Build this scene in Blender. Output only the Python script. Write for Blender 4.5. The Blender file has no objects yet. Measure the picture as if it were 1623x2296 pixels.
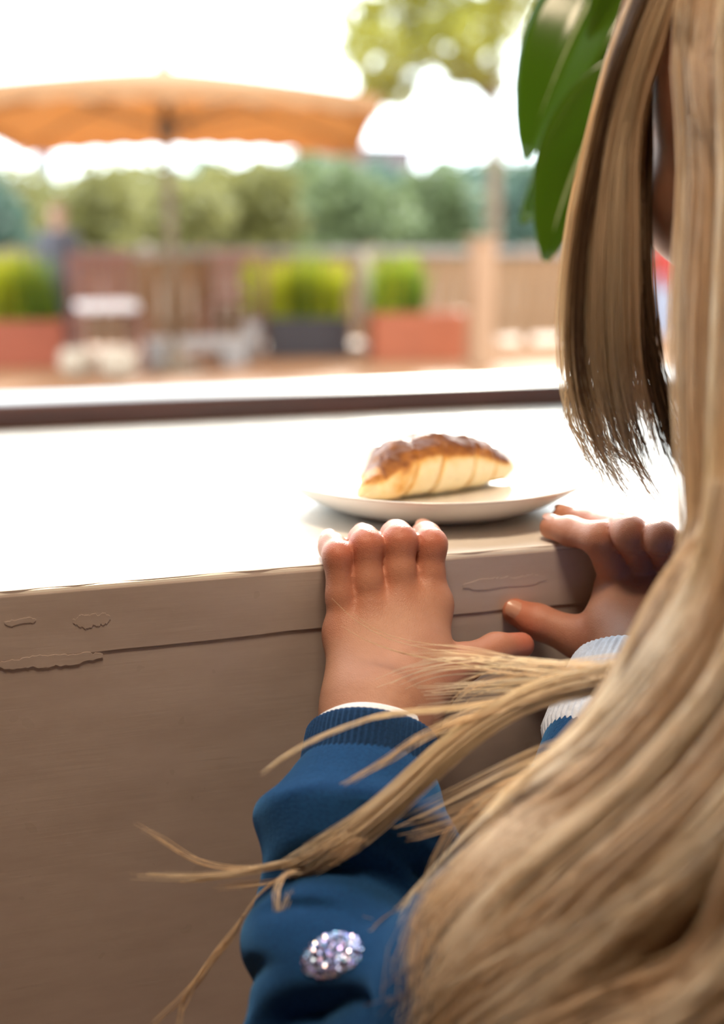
import bpy, bmesh, math, random
import numpy as np
from mathutils import Vector, Matrix
random.seed(7)
RNG = np.random.default_rng(11)
scn = bpy.context.scene
COL = scn.collection
PI = math.pi

# ------------------------------------------------------------------ camera
W, H, F, HOR = 1623., 2296., 2600., 540.
PITCH = math.atan((H / 2 - HOR) / F)
YAW = math.radians(17.1)
CAM = np.array([0., 0., .945])
FWD = np.array([math.sin(YAW) * math.cos(PITCH), math.cos(YAW) * math.cos(PITCH), -math.sin(PITCH)])
RGT = np.array([math.cos(YAW), -math.sin(YAW), 0.])
UPV = np.cross(RGT, FWD)
cd = bpy.data.cameras.new('camera')
cam = bpy.data.objects.new('camera', cd)
COL.objects.link(cam)
cd.sensor_fit = 'VERTICAL'
cd.sensor_height = 24.
cd.lens = F / H * 24.
cd.clip_start = .01
cd.clip_end = 1000.
cd.dof.use_dof = True
cd.dof.focus_distance = .515
cd.dof.aperture_fstop = 2.5
cam.location = CAM
cam.rotation_euler = (PI / 2 - PITCH, 0, -YAW)
scn.camera = cam

# ------------------------------------------------------------------ sky, sun, room lamp, exposure
wd = bpy.data.worlds.new('sky')
scn.world = wd
wd.use_nodes = True
wb = wd.node_tree.nodes['Background']
wb.inputs[0].default_value = (.86, .94, 1., 1)
wb.inputs[1].default_value = 5.4
sd = bpy.data.lights.new('sun', 'SUN')
sd.energy = 6.5
sd.angle = math.radians(7.)
sd.color = (1., .93, .82)
sun = bpy.data.objects.new('sun', sd)
COL.objects.link(sun)
SUN_EL, SUN_AZ = math.radians(23.), math.radians(22.)      # azimuth: from +Y towards +X
sv = Vector((math.sin(SUN_AZ) * math.cos(SUN_EL), math.cos(SUN_AZ) * math.cos(SUN_EL), math.sin(SUN_EL)))
sun.rotation_euler = sv.to_track_quat('Z', 'Y').to_euler()
LAMP_W = 12.
scn.view_settings.view_transform = 'Standard'
scn.view_settings.look = 'None'
scn.view_settings.gamma = 1.
scn.view_settings.use_curve_mapping = False
scn.view_settings.exposure = 0.
scn.cycles.use_denoising = True
scn.cycles.use_adaptive_sampling = True
scn.cycles.adaptive_threshold = .03
scn.cycles.max_bounces = 8
scn.cycles.diffuse_bounces = 4
scn.cycles.glossy_bounces = 4
scn.cycles.transparent_max_bounces = 12
scn.cycles.caustics_reflective = False
scn.cycles.caustics_refractive = False
scn.cycles.sample_clamp_indirect = 6.

# ------------------------------------------------------------------ measuring helpers (photograph pixel -> point in the room)
def ray(x, y):
    return FWD + RGT * ((x - W / 2) / F) - UPV * ((y - H / 2) / F)
def at(x, y, d):
    return CAM + ray(x, y) * d
def onz(x, y, z):
    r = ray(x, y)
    return CAM + r * ((z - CAM[2]) / r[2])
def ony(x, y, Y):
    r = ray(x, y)
    return CAM + r * ((Y - CAM[1]) / r[1])

# ------------------------------------------------------------------ scene helpers
def tag(o, label=None, cat=None, group=None, kind=None):
    if label: o['label'] = label
    if cat: o['category'] = cat
    if group: o['group'] = group
    if kind: o['kind'] = kind
    return o
def empty(name, loc=(0, 0, 0), rz=0.):
    o = bpy.data.objects.new(name, None)
    COL.objects.link(o)
    o.location = loc
    o.rotation_euler = (0, 0, rz)
    o.empty_display_size = .05
    return o
def link(name, me, mat=None, parent=None, smooth=False):
    if mat and not me.materials: me.materials.append(mat)
    if smooth: me.polygons.foreach_set('use_smooth', [True] * len(me.polygons))
    o = bpy.data.objects.new(name, me)
    COL.objects.link(o)
    if parent: o.parent = parent
    return o
def from_bm(name, bm, mat=None, parent=None, smooth=False):
    me = bpy.data.meshes.new(name)
    bm.normal_update()
    bm.to_mesh(me)
    bm.free()
    return link(name, me, mat, parent, smooth)
def raw_mesh(name, verts, quads):
    me = bpy.data.meshes.new(name)
    n, m = len(verts), len(quads)
    k = quads.shape[1]
    me.vertices.add(n)
    me.vertices.foreach_set('co', np.asarray(verts, np.float32).ravel())
    me.loops.add(m * k)
    me.loops.foreach_set('vertex_index', np.asarray(quads, np.int32).ravel())
    me.polygons.add(m)
    me.polygons.foreach_set('loop_start', np.arange(0, m * k, k, dtype=np.int32))
    me.polygons.foreach_set('use_smooth', np.ones(m, bool))
    me.update(calc_edges=True)
    return me
def float_attr(me, name, vals):
    a = me.attributes.new(name, 'FLOAT', 'POINT')
    a.data.foreach_set('value', np.asarray(vals, np.float32))
def box(bm, lo, hi, bevel=0., seg=2, rot=None):
    lo, hi = Vector(lo), Vector(hi)
    r = bmesh.ops.create_cube(bm, size=1)
    vs = r['verts']
    bmesh.ops.scale(bm, vec=hi - lo, verts=vs)
    if bevel:
        es = list({e for v in vs for e in v.link_edges})
        rr = bmesh.ops.bevel(bm, geom=es, offset=bevel, segments=seg, affect='EDGES', profile=.5)
        vs = list({v for f in rr['faces'] for v in f.verts} | {v for v in vs if v.is_valid})
    c = (lo + hi) / 2
    for v in vs:
        if rot is not None: v.co = rot @ v.co
        v.co += c
    return vs
def box_obj(name, lo, hi, mat, parent=None, bevel=.004, rot=None):
    bm = bmesh.new()
    box(bm, lo, hi, bevel, 2, rot)
    return from_bm(name, bm, mat, parent)
def tube(bm, pts, rads, n=8, cap=True):
    pts = [Vector(p) for p in pts]
    rings = []
    nrm = None
    for i, p in enumerate(pts):
        t = (pts[min(i + 1, len(pts) - 1)] - pts[max(i - 1, 0)]).normalized()
        if nrm is None:
            nrm = t.orthogonal().normalized()
        else:
            nrm = (nrm - t * nrm.dot(t)).normalized()
        b = t.cross(nrm)
        r = rads[i] if hasattr(rads, '__len__') else rads
        rings.append([bm.verts.new(p + (nrm * math.cos(a) + b * math.sin(a)) * r) for a in [2 * PI * k / n for k in range(n)]])
    for a, b2 in zip(rings, rings[1:]):
        for k in range(n):
            bm.faces.new((a[k], a[(k + 1) % n], b2[(k + 1) % n], b2[k]))
    if cap:
        bm.faces.new(rings[0][::-1])
        bm.faces.new(rings[-1])
def tube_obj(name, pts, rads, mat, parent=None, n=8):
    bm = bmesh.new()
    tube(bm, pts, rads, n)
    return from_bm(name, bm, mat, parent, True)
def lathe(bm, prof, n=64, c=(0, 0, 0), closed=False):
    rings = []
    for r, z in prof:
        if r < 1e-6:
            rings.append([bm.verts.new((c[0], c[1], c[2] + z))])
        else:
            rings.append([bm.verts.new((c[0] + r * math.cos(2 * PI * k / n), c[1] + r * math.sin(2 * PI * k / n), c[2] + z)) for k in range(n)])
    pairs = list(zip(rings, rings[1:]))
    if closed: pairs.append((rings[-1], rings[0]))
    for a, b in pairs:
        for k in range(n):
            k2 = (k + 1) % n
            if len(a) == 1 and len(b) == 1: continue
            if len(a) == 1: bm.faces.new((a[0], b[k2], b[k]))
            elif len(b) == 1: bm.faces.new((a[k], a[k2], b[0]))
            else: bm.faces.new((a[k], a[k2], b[k2], b[k]))

# ------------------------------------------------------------------ materials
class NT:
    def __init__(s, name):
        s.m = bpy.data.materials.new(name)
        s.m.use_nodes = True
        s.t = s.m.node_tree
        s.b = s.t.nodes['Principled BSDF']
        s.out = s.t.nodes['Material Output']
    def n(s, typ, **kw):
        x = s.t.nodes.new(typ)
        for k, v in kw.items():
            if k.startswith('i_'): x.inputs[k[2:].replace('_', ' ')].default_value = v
            else: setattr(x, k, v)
        return x
    def l(s, a, b): s.t.links.new(a, b)
    def coord(s, kind='Object', scale=(1, 1, 1)):
        tc = s.n('ShaderNodeTexCoord')
        mp = s.n('ShaderNodeMapping')
        mp.inputs['Scale'].default_value = scale
        s.l(tc.outputs[kind], mp.inputs[0])
        return mp.outputs[0]
    def noise(s, vec, scale, detail=4., rough=.55):
        x = s.n('ShaderNodeTexNoise')
        x.inputs['Scale'].default_value = scale
        x.inputs['Detail'].default_value = detail
        x.inputs['Roughness'].default_value = rough
        if vec: s.l(vec, x.inputs['Vector'])
        return x.outputs['Fac']
    def ramp(s, fac, stops, interp='LINEAR'):
        x = s.n('ShaderNodeValToRGB')
        x.color_ramp.interpolation = interp
        el = x.color_ramp.elements
        while len(el) < len(stops): el.new(.5)
        for e, (p, c) in zip(el, stops):
            e.position = p
            e.color = (*c, 1) if len(c) == 3 else c
        s.l(fac, x.inputs[0])
        return x.outputs[0]
    def mix(s, fac, a, b, typ='MIX'):
        x = s.n('ShaderNodeMix', data_type='RGBA', blend_type=typ)
        for sock, v in ((x.inputs[0], fac), (x.inputs[6], a), (x.inputs[7], b)):
            if hasattr(v, 'links'): s.l(v, sock)
            else: sock.default_value = v if not isinstance(v, tuple) or len(v) == 4 else (*v, 1)
        return x.outputs[2]
    def math(s, op, a, b=None):
        x = s.n('ShaderNodeMath', operation=op)
        for sock, v in ((x.inputs[0], a), (x.inputs[1], b)):
            if v is None: continue
            if hasattr(v, 'links'): s.l(v, sock)
            else: sock.default_value = v
        return x.outputs[0]
    def bump(s, h, strength, dist):
        x = s.n('ShaderNodeBump')
        x.inputs['Strength'].default_value = strength
        x.inputs['Distance'].default_value = dist
        s.l(h, x.inputs['Height'])
        s.l(x.outputs[0], s.b.inputs['Normal'])
        return x
    def col(s, c): s.l(c, s.b.inputs['Base Color'])
def simple(name, col, rough=.6, var=.12, scale=20., coords='Object', stretch=(1, 1, 1), bump=0., metal=0., spec=.5):
    t = NT(name)
    v = t.coord(coords, stretch)
    f = t.noise(v, scale)
    c0 = tuple(max(0, x * (1 - var)) for x in col)
    c1 = tuple(min(1, x * (1 + var)) for x in col)
    t.col(t.ramp(f, [(.3, c0), (.7, c1)]))
    t.b.inputs['Roughness'].default_value = rough
    t.b.inputs['Metallic'].default_value = metal
    t.b.inputs['Specular IOR Level'].default_value = spec
    if bump: t.bump(f, .5, bump)
    return t.m
M = {}
def leaf_mat(name, col, trans=.45, rough=.5):
    t = NT(name)
    f = t.noise(t.coord('Object'), 3.)
    c = t.ramp(f, [(.3, tuple(x * .75 for x in col)), (.7, tuple(min(1, x * 1.25) for x in col))])
    t.col(c)
    t.b.inputs['Roughness'].default_value = rough
    tr = t.n('ShaderNodeBsdfTranslucent')
    t.l(c, tr.inputs[0])
    mx = t.n('ShaderNodeMixShader')
    mx.inputs[0].default_value = trans
    t.l(t.b.outputs[0], mx.inputs[1])
    t.l(tr.outputs[0], mx.inputs[2])
    t.l(mx.outputs[0], t.out.inputs[0])
    return t.m

def make_materials():
    # painted sill: thick old white gloss paint with brush lines, chips and dents
    def paint(name, ca, cb, ra, rb, bmp):
     t = NT(name)
     v = t.coord('Object')
     vs = t.coord('Object', (4., 60., 90.))
     brush = t.noise(vs, 6., 5., .6)
     lumps = t.noise(v, 45., 3.)
     chips = t.noise(t.coord('Object', (60, 90, 90)), 1.6, 2.)
     chip = t.ramp(chips, [(.80, (0, 0, 0)), (.81, (1, 1, 1))])
     stain = t.noise(t.coord('Object', (3, 14, 10)), 3., 5., .65)
     base = t.ramp(stain, [(.25, ca), (.6, cb)])
     t.col(t.mix(chip, base, (.20, .14, .10, 1)))
     t.b.inputs['Roughness'].default_value = .3
     t.l(t.ramp(lumps, [(.3, (ra,) * 3), (.7, (rb,) * 3)]), t.b.inputs['Roughness'])
     hgt = t.math('ADD', t.math('MULTIPLY', brush, .5), t.math('MULTIPLY', lumps, .5))
     hgt = t.math('SUBTRACT', hgt, t.math('MULTIPLY', chip, .6))
     t.bump(hgt, bmp, .0010)
     return t.m
    M['paint'] = paint('shaded_white_paint_front', (.45, .375, .34), (.56, .485, .45), .25, .45, .13)  # front copy of the white paint, with its shade put into a darker colour
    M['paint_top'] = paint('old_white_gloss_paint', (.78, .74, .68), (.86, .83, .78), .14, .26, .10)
    # skin
    t = NT('child_skin')
    v = t.coord('Object')
    blot = t.noise(v, 55., 3.)
    a = t.n('ShaderNodeAttribute', attribute_name='red')
    c = t.ramp(blot, [(.3, (.41, .20, .125)), (.7, (.48, .25, .16))])
    c = t.mix(t.math('MULTIPLY', a.outputs['Fac'], .75), c, (.50, .14, .085, 1))
    t.col(c)
    t.b.inputs['Roughness'].default_value = .5
    t.b.inputs['Specular IOR Level'].default_value = .4
    t.b.inputs['Subsurface Weight'].default_value = .18
    t.b.inputs['Subsurface Radius'].default_value = (1., .35, .2)
    t.b.inputs['Subsurface Scale'].default_value = .006
    fine = t.n('ShaderNodeTexVoronoi', feature='DISTANCE_TO_EDGE')
    fine.inputs['Scale'].default_value = 1100.
    t.l(v, fine.inputs['Vector'])
    t.bump(t.math('ADD', fine.outputs['Distance'], t.noise(v, 420., 3.)), .33, .0005)
    M['skin'] = t.m
    M['nail'] = simple('fingernail', (.56, .30, .215), .3, .05)
    M['lip'] = simple('lips', (.55, .2, .17), .4)
    M['eye'] = simple('eye_white', (.85, .85, .85), .15, .02)
    M['iris'] = simple('iris', (.12, .2, .3), .15)
    # hair
    t = NT('dark_blond_hair')
    a = t.n('ShaderNodeAttribute', attribute_name='tone')
    u = t.n('ShaderNodeAttribute', attribute_name='along')
    c = t.ramp(a.outputs['Fac'], [(0., (.15, .085, .05)), (.22, (.50, .335, .195)), (.5, (.88, .68, .46)), (1., (.98, .88, .70))])
    t.col(c)
    t.b.inputs['Roughness'].default_value = .38
    t.b.inputs['Specular IOR Level'].default_value = .5
    tr = t.n('ShaderNodeBsdfTranslucent')
    t.l(c, tr.inputs[0])
    mx = t.n('ShaderNodeMixShader')
    mx.inputs[0].default_value = .5
    t.l(t.b.outputs[0], mx.inputs[1])
    t.l(tr.outputs[0], mx.inputs[2])
    t.l(mx.outputs[0], t.out.inputs[0])
    M['hair'] = t.m
    # sweatshirt
    t = NT('navy_jersey')
    v = t.coord('Object')
    f = t.noise(v, 900., 3., .7)
    g = t.noise(v, 60., 3.)
    c = t.ramp(f, [(.25, (.003, .022, .080)), (.75, (.007, .066, .19))])
    t.col(t.mix(t.math('MULTIPLY', g, .35), c, (.004, .030, .105, 1)))
    t.b.inputs['Roughness'].default_value = .9
    t.b.inputs['Specular IOR Level'].default_value = .2
    t.b.inputs['Sheen Weight'].default_value = .5
    t.b.inputs['Sheen Roughness'].default_value = .45
    t.b.inputs['Sheen Tint'].default_value = (.15, .45, .9, 1)
    t.bump(t.math('ADD', f, g), .6, .0009)
    M['navy'] = t.m
    t = NT('navy_rib')
    v = t.coord('Object')
    f = t.noise(v, 1100., 3., .7)
    t.col(t.ramp(f, [(.3, (.003, .015, .05)), (.7, (.009, .042, .12))]))
    t.b.inputs['Roughness'].default_value = .9
    t.b.inputs['Specular IOR Level'].default_value = .2
    t.b.inputs['Sheen Weight'].default_value = .35
    t.b.inputs['Sheen Tint'].default_value = (.15, .4, .8, 1)
    t.bump(f, .5, .0005)
    M['rib'] = t.m
    M['white_cotton'] = simple('white_cotton', (.82, .83, .86), .85, .05, 300., bump=.0004)
    M['pale_cuff'] = simple('pale_fleece', (.62, .67, .76), .9, .12, 300., bump=.0008)
    M['trouser'] = simple('dark_denim', (.03, .04, .06), .85, .2, 200.)
    M['shoe'] = simple('canvas_shoe', (.5, .12, .14), .7)
    M['sole'] = simple('rubber_sole', (.8, .78, .74), .6)
    t = NT('sequin')
    a = t.n('ShaderNodeAttribute', attribute_name='hue')
    t.col(t.ramp(a.outputs['Fac'], [(0, (.9, .9, .98)), (.3, (.45, .35, .9)), (.55, (.35, .75, .95)), (.8, (.85, .6, .95)), (1, (.95, .95, .8))]))
    t.b.inputs['Metallic'].default_value = .9
    t.b.inputs['Roughness'].default_value = .22
    M['sequin'] = t.m
    # plate and pastry
    t = NT('white_porcelain')
    f = t.noise(t.coord('Object'), 8.)
    t.col(t.ramp(f, [(.3, (.80, .775, .74)), (.7, (.83, .805, .77))]))
    t.b.inputs['Roughness'].default_value = .13
    t.b.inputs['Coat Weight'].default_value = .3
    M['porcelain'] = t.m
    t = NT('baked_dough')
    v = t.coord('Object')
    a = t.n('ShaderNodeAttribute', attribute_name='bake')
    n1 = t.noise(v, 150., 5., .65)
    n2 = t.noise(v, 500., 3., .6)
    fac = t.math('ADD', a.outputs['Fac'], t.math('MULTIPLY', t.math('SUBTRACT', n1, .5), .55))
    c = t.ramp(fac, [(0., (.80, .66, .40)), (.3, (.78, .58, .28)), (.5, (.72, .38, .10)), (.72, (.42, .16, .035)), (1., (.17, .055, .018))])
    spots = t.ramp(t.noise(t.coord('Object', (1, 1, 1)), 230., 1.), [(.70, (0, 0, 0)), (.78, (1, 1, 1))])
    t.col(t.mix(t.math('MULTIPLY', spots, .35), c, (.35, .24, .10, 1)))
    t.b.inputs['Roughness'].default_value = .42
    t.b.inputs['Specular IOR Level'].default_value = .45
    t.b.inputs['Subsurface Weight'].default_value = .1
    t.b.inputs['Subsurface Scale'].default_value = .004
    t.bump(t.math('ADD', n1, t.math('MULTIPLY', n2, .4)), .55, .0012)
    M['dough'] = t.m
    # room
    M['plaster'] = simple('warm_plaster', (.29, .19, .14), .8, .06, 5.)
    M['ceil'] = simple('ceiling_white', (.50, .40, .32), .8, .04, 4.)
    M['floorwood'] = simple('floor_board', (.22, .12, .065), .45, .3, 3., stretch=(1, 12, 12))
    t = NT('dark_stained_frame')
    f = t.noise(t.coord('Object', (2, 60, 60)), 5., 4.)
    t.col(t.ramp(f, [(.3, (.035, .012, .010)), (.7, (.085, .025, .018))]))
    t.b.inputs['Roughness'].default_value = .35
    M['frame'] = t.m
    M['ledge'] = simple('white_ledge', (.27, .262, .26), .4, .04, 6.)
    t = NT('window_glass')
    g = t.n('ShaderNodeBsdfGlossy')
    g.inputs['Roughness'].default_value = .0
    tp = t.n('ShaderNodeBsdfTransparent')
    tp.inputs[0].default_value = (.97, .985, .98, 1)
    lw = t.n('ShaderNodeLayerWeight')
    lw.inputs[0].default_value = .5
    fr = t.n('ShaderNodeMath', operation='MULTIPLY')
    t.l(t.math('POWER', lw.outputs['Facing'], 5.), fr.inputs[0])
    fr.inputs[1].default_value = .9
    mx = t.n('ShaderNodeMixShader')
    t.l(fr.outputs[0], mx.inputs[0])
    t.l(tp.outputs[0], mx.inputs[1])
    t.l(g.outputs[0], mx.inputs[2])
    t.l(mx.outputs[0], t.out.inputs[0])
    M['glass'] = t.m
    t = NT('lamp_diffuser')
    t.b.inputs['Emission Color'].default_value = (1, .78, .55, 1)
    t.b.inputs['Emission Strength'].default_value = 2.
    M['lamp_glow'] = t.m
    M['lamp_metal'] = simple('lamp_metal', (.05, .05, .05), .4, metal=.8)
    # outdoors
    M['deck'] = simple('deck_wood', (.26, .115, .042), .7, .22, 3., stretch=(1, 10, 10))
    M['fence'] = simple('fence_wood', (0.250, 0.135, 0.062), .75, .25, 3., stretch=(10, 10, 1))
    M['rail'] = simple('weathered_rail', (0.264, 0.222, 0.201), .75, .15, 3.)
    M['post'] = simple('pale_post_wood', (0.349, 0.201, 0.111), .7, .15, 4., stretch=(8, 8, 1))
    M['red_planter'] = simple('red_planter', (0.274, 0.061, 0.024), .6, .1, 5.)
    M['orange_planter'] = simple('orange_planter', (0.327, 0.085, 0.032), .6, .1, 5.)
    M['dark_planter'] = simple('charcoal_planter', (0.032, 0.024, 0.026), .6, .15, 5.)
    M['soil'] = simple('potting_soil', (0.026, 0.016, 0.010), .95, .3, 40.)
    M['blade_y'] = leaf_mat('yellow_green_blade', (0.360, 0.376, 0.010), .5)
    M['blade_g'] = leaf_mat('green_blade', (0.158, 0.243, 0.016), .5)
    M['chair_wood'] = simple('red_chair_wood', (0.179, 0.069, 0.045), .5, .15, 8.)
    M['pink_wood'] = simple('pinkish_chair_wood', (0.274, 0.132, 0.090), .5, .12, 8.)
    M['cushion'] = simple('white_cushion', (0.680, 0.656, 0.656), .9, .04)
    M['concrete'] = simple('pale_concrete', (0.317, 0.285, 0.264), .85, .08, 6.)
    M['cream'] = simple('cream_fabric', (0.422, 0.349, 0.264), .85, .06)
    t = NT('parasol_canvas')
    f = t.noise(t.coord('Object'), 6.)
    c = t.ramp(f, [(.3, (.56, .33, .165)), (.7, (.62, .375, .19))])
    t.col(c)
    t.b.inputs['Roughness'].default_value = .9
    tr = t.n('ShaderNodeBsdfTranslucent')
    t.l(c, tr.inputs[0])
    mx = t.n('ShaderNodeMixShader')
    mx.inputs[0].default_value = .58
    t.l(t.b.outputs[0], mx.inputs[1])
    t.l(tr.outputs[0], mx.inputs[2])
    t.l(mx.outputs[0], t.out.inputs[0])
    M['canvas'] = t.m
    M['parasol_pole'] = simple('parasol_pole', (0.158, 0.111, 0.069), .5, .1)
    M['bark'] = simple('bark', (0.174, 0.122, 0.079), .9, .3, 12., stretch=(6, 6, 1))
    M['leaf_y'] = leaf_mat('yellowish_tree_leaf', (.34, .31, .04), .5)
    M['leaf_t'] = leaf_mat('teal_tree_leaf', (0.095, 0.155, 0.115), .35)  # distance haze worked into the leaf colours of the belt trees
    M['leaf_o'] = leaf_mat('olive_tree_leaf', (0.235, 0.215, 0.065), .4)
    M['leaf_d'] = leaf_mat('mid_tree_leaf', (0.16, 0.2, 0.085), .35)
    M['plant_leaf'] = leaf_mat('house_plant_leaf', (.075, .165, .010), .42, .18)
    M['midrib'] = leaf_mat('leaf_midrib', (.40, .50, .22), .3, .3)
    M['pot'] = simple('terracotta_pot', (.45, .2, .11), .75, .1)
    M['mauve'] = simple('mauve_render', (0.179, 0.132, 0.138), .8, .06, .5)
    M['pane_dark'] = simple('dark_window_pane', (0.042, 0.047, 0.063), .15)
    M['roof'] = simple('roof_slab', (0.138, 0.106, 0.111), .8)
    M['tower'] = simple('blue_grey_tower', (0.179, 0.190, 0.264), .8, .05, .5)
    M['ground'] = simple('pale_gravel', (0.243, 0.179, 0.126), .95, .15, 2.)
    M['grey_coat'] = simple('grey_coat', (0.090, 0.090, 0.111), .85)
    M['tan_hat'] = simple('tan_hat', (0.290, 0.211, 0.138), .85)
    M['black_bag'] = simple('black_bag', (0.010, 0.010, 0.014), .5)
    M['blond'] = simple('blond_hair', (0.412, 0.306, 0.116), .6)
    M['red_top'] = simple('red_top', (0.327, 0.032, 0.021), .8)
    M['blue_dress'] = simple('pale_blue_skirt', (0.317, 0.349, 0.449), .8)
make_materials()
SKIN_FAR = simple('far_skin', (.55, .34, .25), .6)

# ------------------------------------------------------------------ signed-distance surfaces
def smin(a, b, k):
    h = np.maximum(k - np.abs(a - b), 0.) / k
    return np.minimum(a, b) - h * h * k * .25
def vlen(v): return np.sqrt(np.einsum('ij,ij->i', v, v))
class Prim:
    def __init__(s, a, b, ra, rb, k=.008):
        s.a, s.b, s.ra, s.rb, s.k = np.array(a, float), np.array(b, float), ra, rb, k
    def d(s, P):
        ab = s.b - s.a
        q = P - s.a
        t = np.clip(q @ ab / max(ab @ ab, 1e-12), 0, 1)
        return vlen(q - t[:, None] * ab) - (s.ra + t * (s.rb - s.ra))
class Ell:
    def __init__(s, c, r, R=None, k=.01):
        s.c, s.r, s.R, s.k = np.array(c, float), np.array(r, float), R, k
    def d(s, P):
        q = P - s.c
        if s.R is not None: q = q @ s.R
        k0 = vlen(q / s.r)
        k1 = vlen(q / (s.r * s.r))
        return np.where(k1 < 1e-9, -s.r.min(), k0 * (k0 - 1) / np.maximum(k1, 1e-9))
class Shape:
    """main prims smooth-joined; each finger chain joins the main body but only meets its neighbours in a crease"""
    def __init__(s): s.main, s.chains, s.post = [], [], []
    def prims(s): return s.main + [p for c in s.chains for p in c]
    def ev(s, P, active=None):
        m = np.full(len(P), 1.)
        for p in s.main:
            if active is None or id(p) in active: m = smin(m, p.d(P), p.k)
        res = m
        for ch in s.chains:
            f = None
            for p in ch:
                if active is None or id(p) in active:
                    dd = p.d(P)
                    f = dd if f is None else smin(f, dd, .004)
            if f is not None: res = np.minimum(res, smin(m, f, .0038))
        for fn in s.post: res = fn(P, res)
        return res
    def grad(s, P, e=.0006):
        d0 = s.ev(P)
        g = np.stack([s.ev(P + np.eye(3)[i] * e) - d0 for i in range(3)], 1)
        return d0, g / np.maximum(vlen(g), 1e-9)[:, None]
    def mesh(s, name, lo, hi, h, project=True):
        B = 20
        lo, hi = np.array(lo, float), np.array(hi, float)
        nb = np.ceil((hi - lo) / h / B).astype(int)
        n = nb * B + 1
        Fd = np.full(n, .5, np.float32)
        half = B * h * .5 * math.sqrt(3)
        gi = np.stack(np.meshgrid(*[np.arange(k) for k in nb], indexing='ij'), -1).reshape(-1, 3)
        cen = lo + (gi + .5) * B * h
        prims = s.prims()
        D = np.stack([p.d(cen) for p in prims], 1)
        best = np.abs(s.ev(cen)) < half * 1.15 + .006
        neg = s.ev(cen) < 0
        ax = np.arange(B + 1) * h
        loc = np.stack(np.meshgrid(ax, ax, ax, indexing='ij'), -1).reshape(-1, 3)
        for i in np.nonzero(neg & ~best)[0]:
            a = gi[i] * B
            Fd[a[0]:a[0] + B + 1, a[1]:a[1] + B + 1, a[2]:a[2] + B + 1] = -.5
        for i in np.nonzero(best)[0]:
            a = gi[i] * B
            act = {id(p) for p, dd in zip(prims, D[i]) if dd < half * 1.1 + .03}
            v = s.ev(lo + a * h + loc, act)
            Fd[a[0]:a[0] + B + 1, a[1]:a[1] + B + 1, a[2]:a[2] + B + 1] = v.reshape(B + 1, B + 1, B + 1)
        V, Q = surface_nets(Fd, lo, h)
        if project:
            for _ in range(2):
                d0, g = s.grad(V)
                V = V - g * np.clip(d0, -h, h)[:, None] * .9
        return raw_mesh(name, V, Q), V
def surface_nets(Fd, lo, h):
    S = Fd < 0
    c = S[:-1, :-1, :-1].astype(np.int8)
    cnt = np.zeros_like(c)
    for dx in (0, 1):
        for dy in (0, 1):
            for dz in (0, 1):
                cnt += S[dx:S.shape[0] - 1 + dx, dy:S.shape[1] - 1 + dy, dz:S.shape[2] - 1 + dz]
    I = np.argwhere((cnt > 0) & (cnt < 8))
    idx = np.full(cnt.shape, -1, np.int32)
    idx[I[:, 0], I[:, 1], I[:, 2]] = np.arange(len(I))
    acc = np.zeros((len(I), 3))
    num = np.zeros(len(I))
    cor = [(x, y, z) for x in (0, 1) for y in (0, 1) for z in (0, 1)]
    vals = {q: Fd[I[:, 0] + q[0], I[:, 1] + q[1], I[:, 2] + q[2]].astype(float) for q in cor}
    for q in cor:
        for axn in range(3):
            if q[axn]: continue
            r = list(q); r[axn] = 1; r = tuple(r)
            a, b = vals[q], vals[r]
            m = (a < 0) != (b < 0)
            t = np.where(m, a / np.where(a == b, 1, a - b), 0)
            p = np.tile(np.array(q, float), (len(I), 1))
            p[:, axn] += t
            acc[m] += p[m]
            num[m] += 1
    V = lo + (I + acc / num[:, None]) * h
    Q = []
    for axn in range(3):
        u, w = (axn + 1) % 3, (axn + 2) % 3
        sl0 = [slice(None)] * 3; sl1 = [slice(None)] * 3
        sl0[axn] = slice(0, -1); sl1[axn] = slice(1, None)
        E = np.argwhere(S[tuple(sl0)] != S[tuple(sl1)])
        lim = np.array(cnt.shape)
        ok = (E[:, u] > 0) & (E[:, w] > 0) & (E[:, u] < lim[u]) & (E[:, w] < lim[w]) & (E[:, axn] < lim[axn])
        E = E[ok]
        inside = S[E[:, 0], E[:, 1], E[:, 2]]
        def g(du, dw):
            e = E.copy(); e[:, u] -= du; e[:, w] -= dw
            return idx[e[:, 0], e[:, 1], e[:, 2]]
        q = np.stack([g(1, 1), g(0, 1), g(0, 0), g(1, 0)], 1)
        q[~inside] = q[~inside][:, ::-1]
        Q.append(q)
    Q = np.concatenate(Q)
    return V, Q[(Q >= 0).all(1)]
def sines(P, f, seed, n=5):
    r = np.random.default_rng(seed)
    s = np.zeros(len(P))
    for _ in range(n):
        k = r.normal(size=3)
        k *= f * r.uniform(.7, 1.4) / np.linalg.norm(k)
        s += np.sin(P @ k + r.uniform(0, 6.28))
    return s / n

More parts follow.
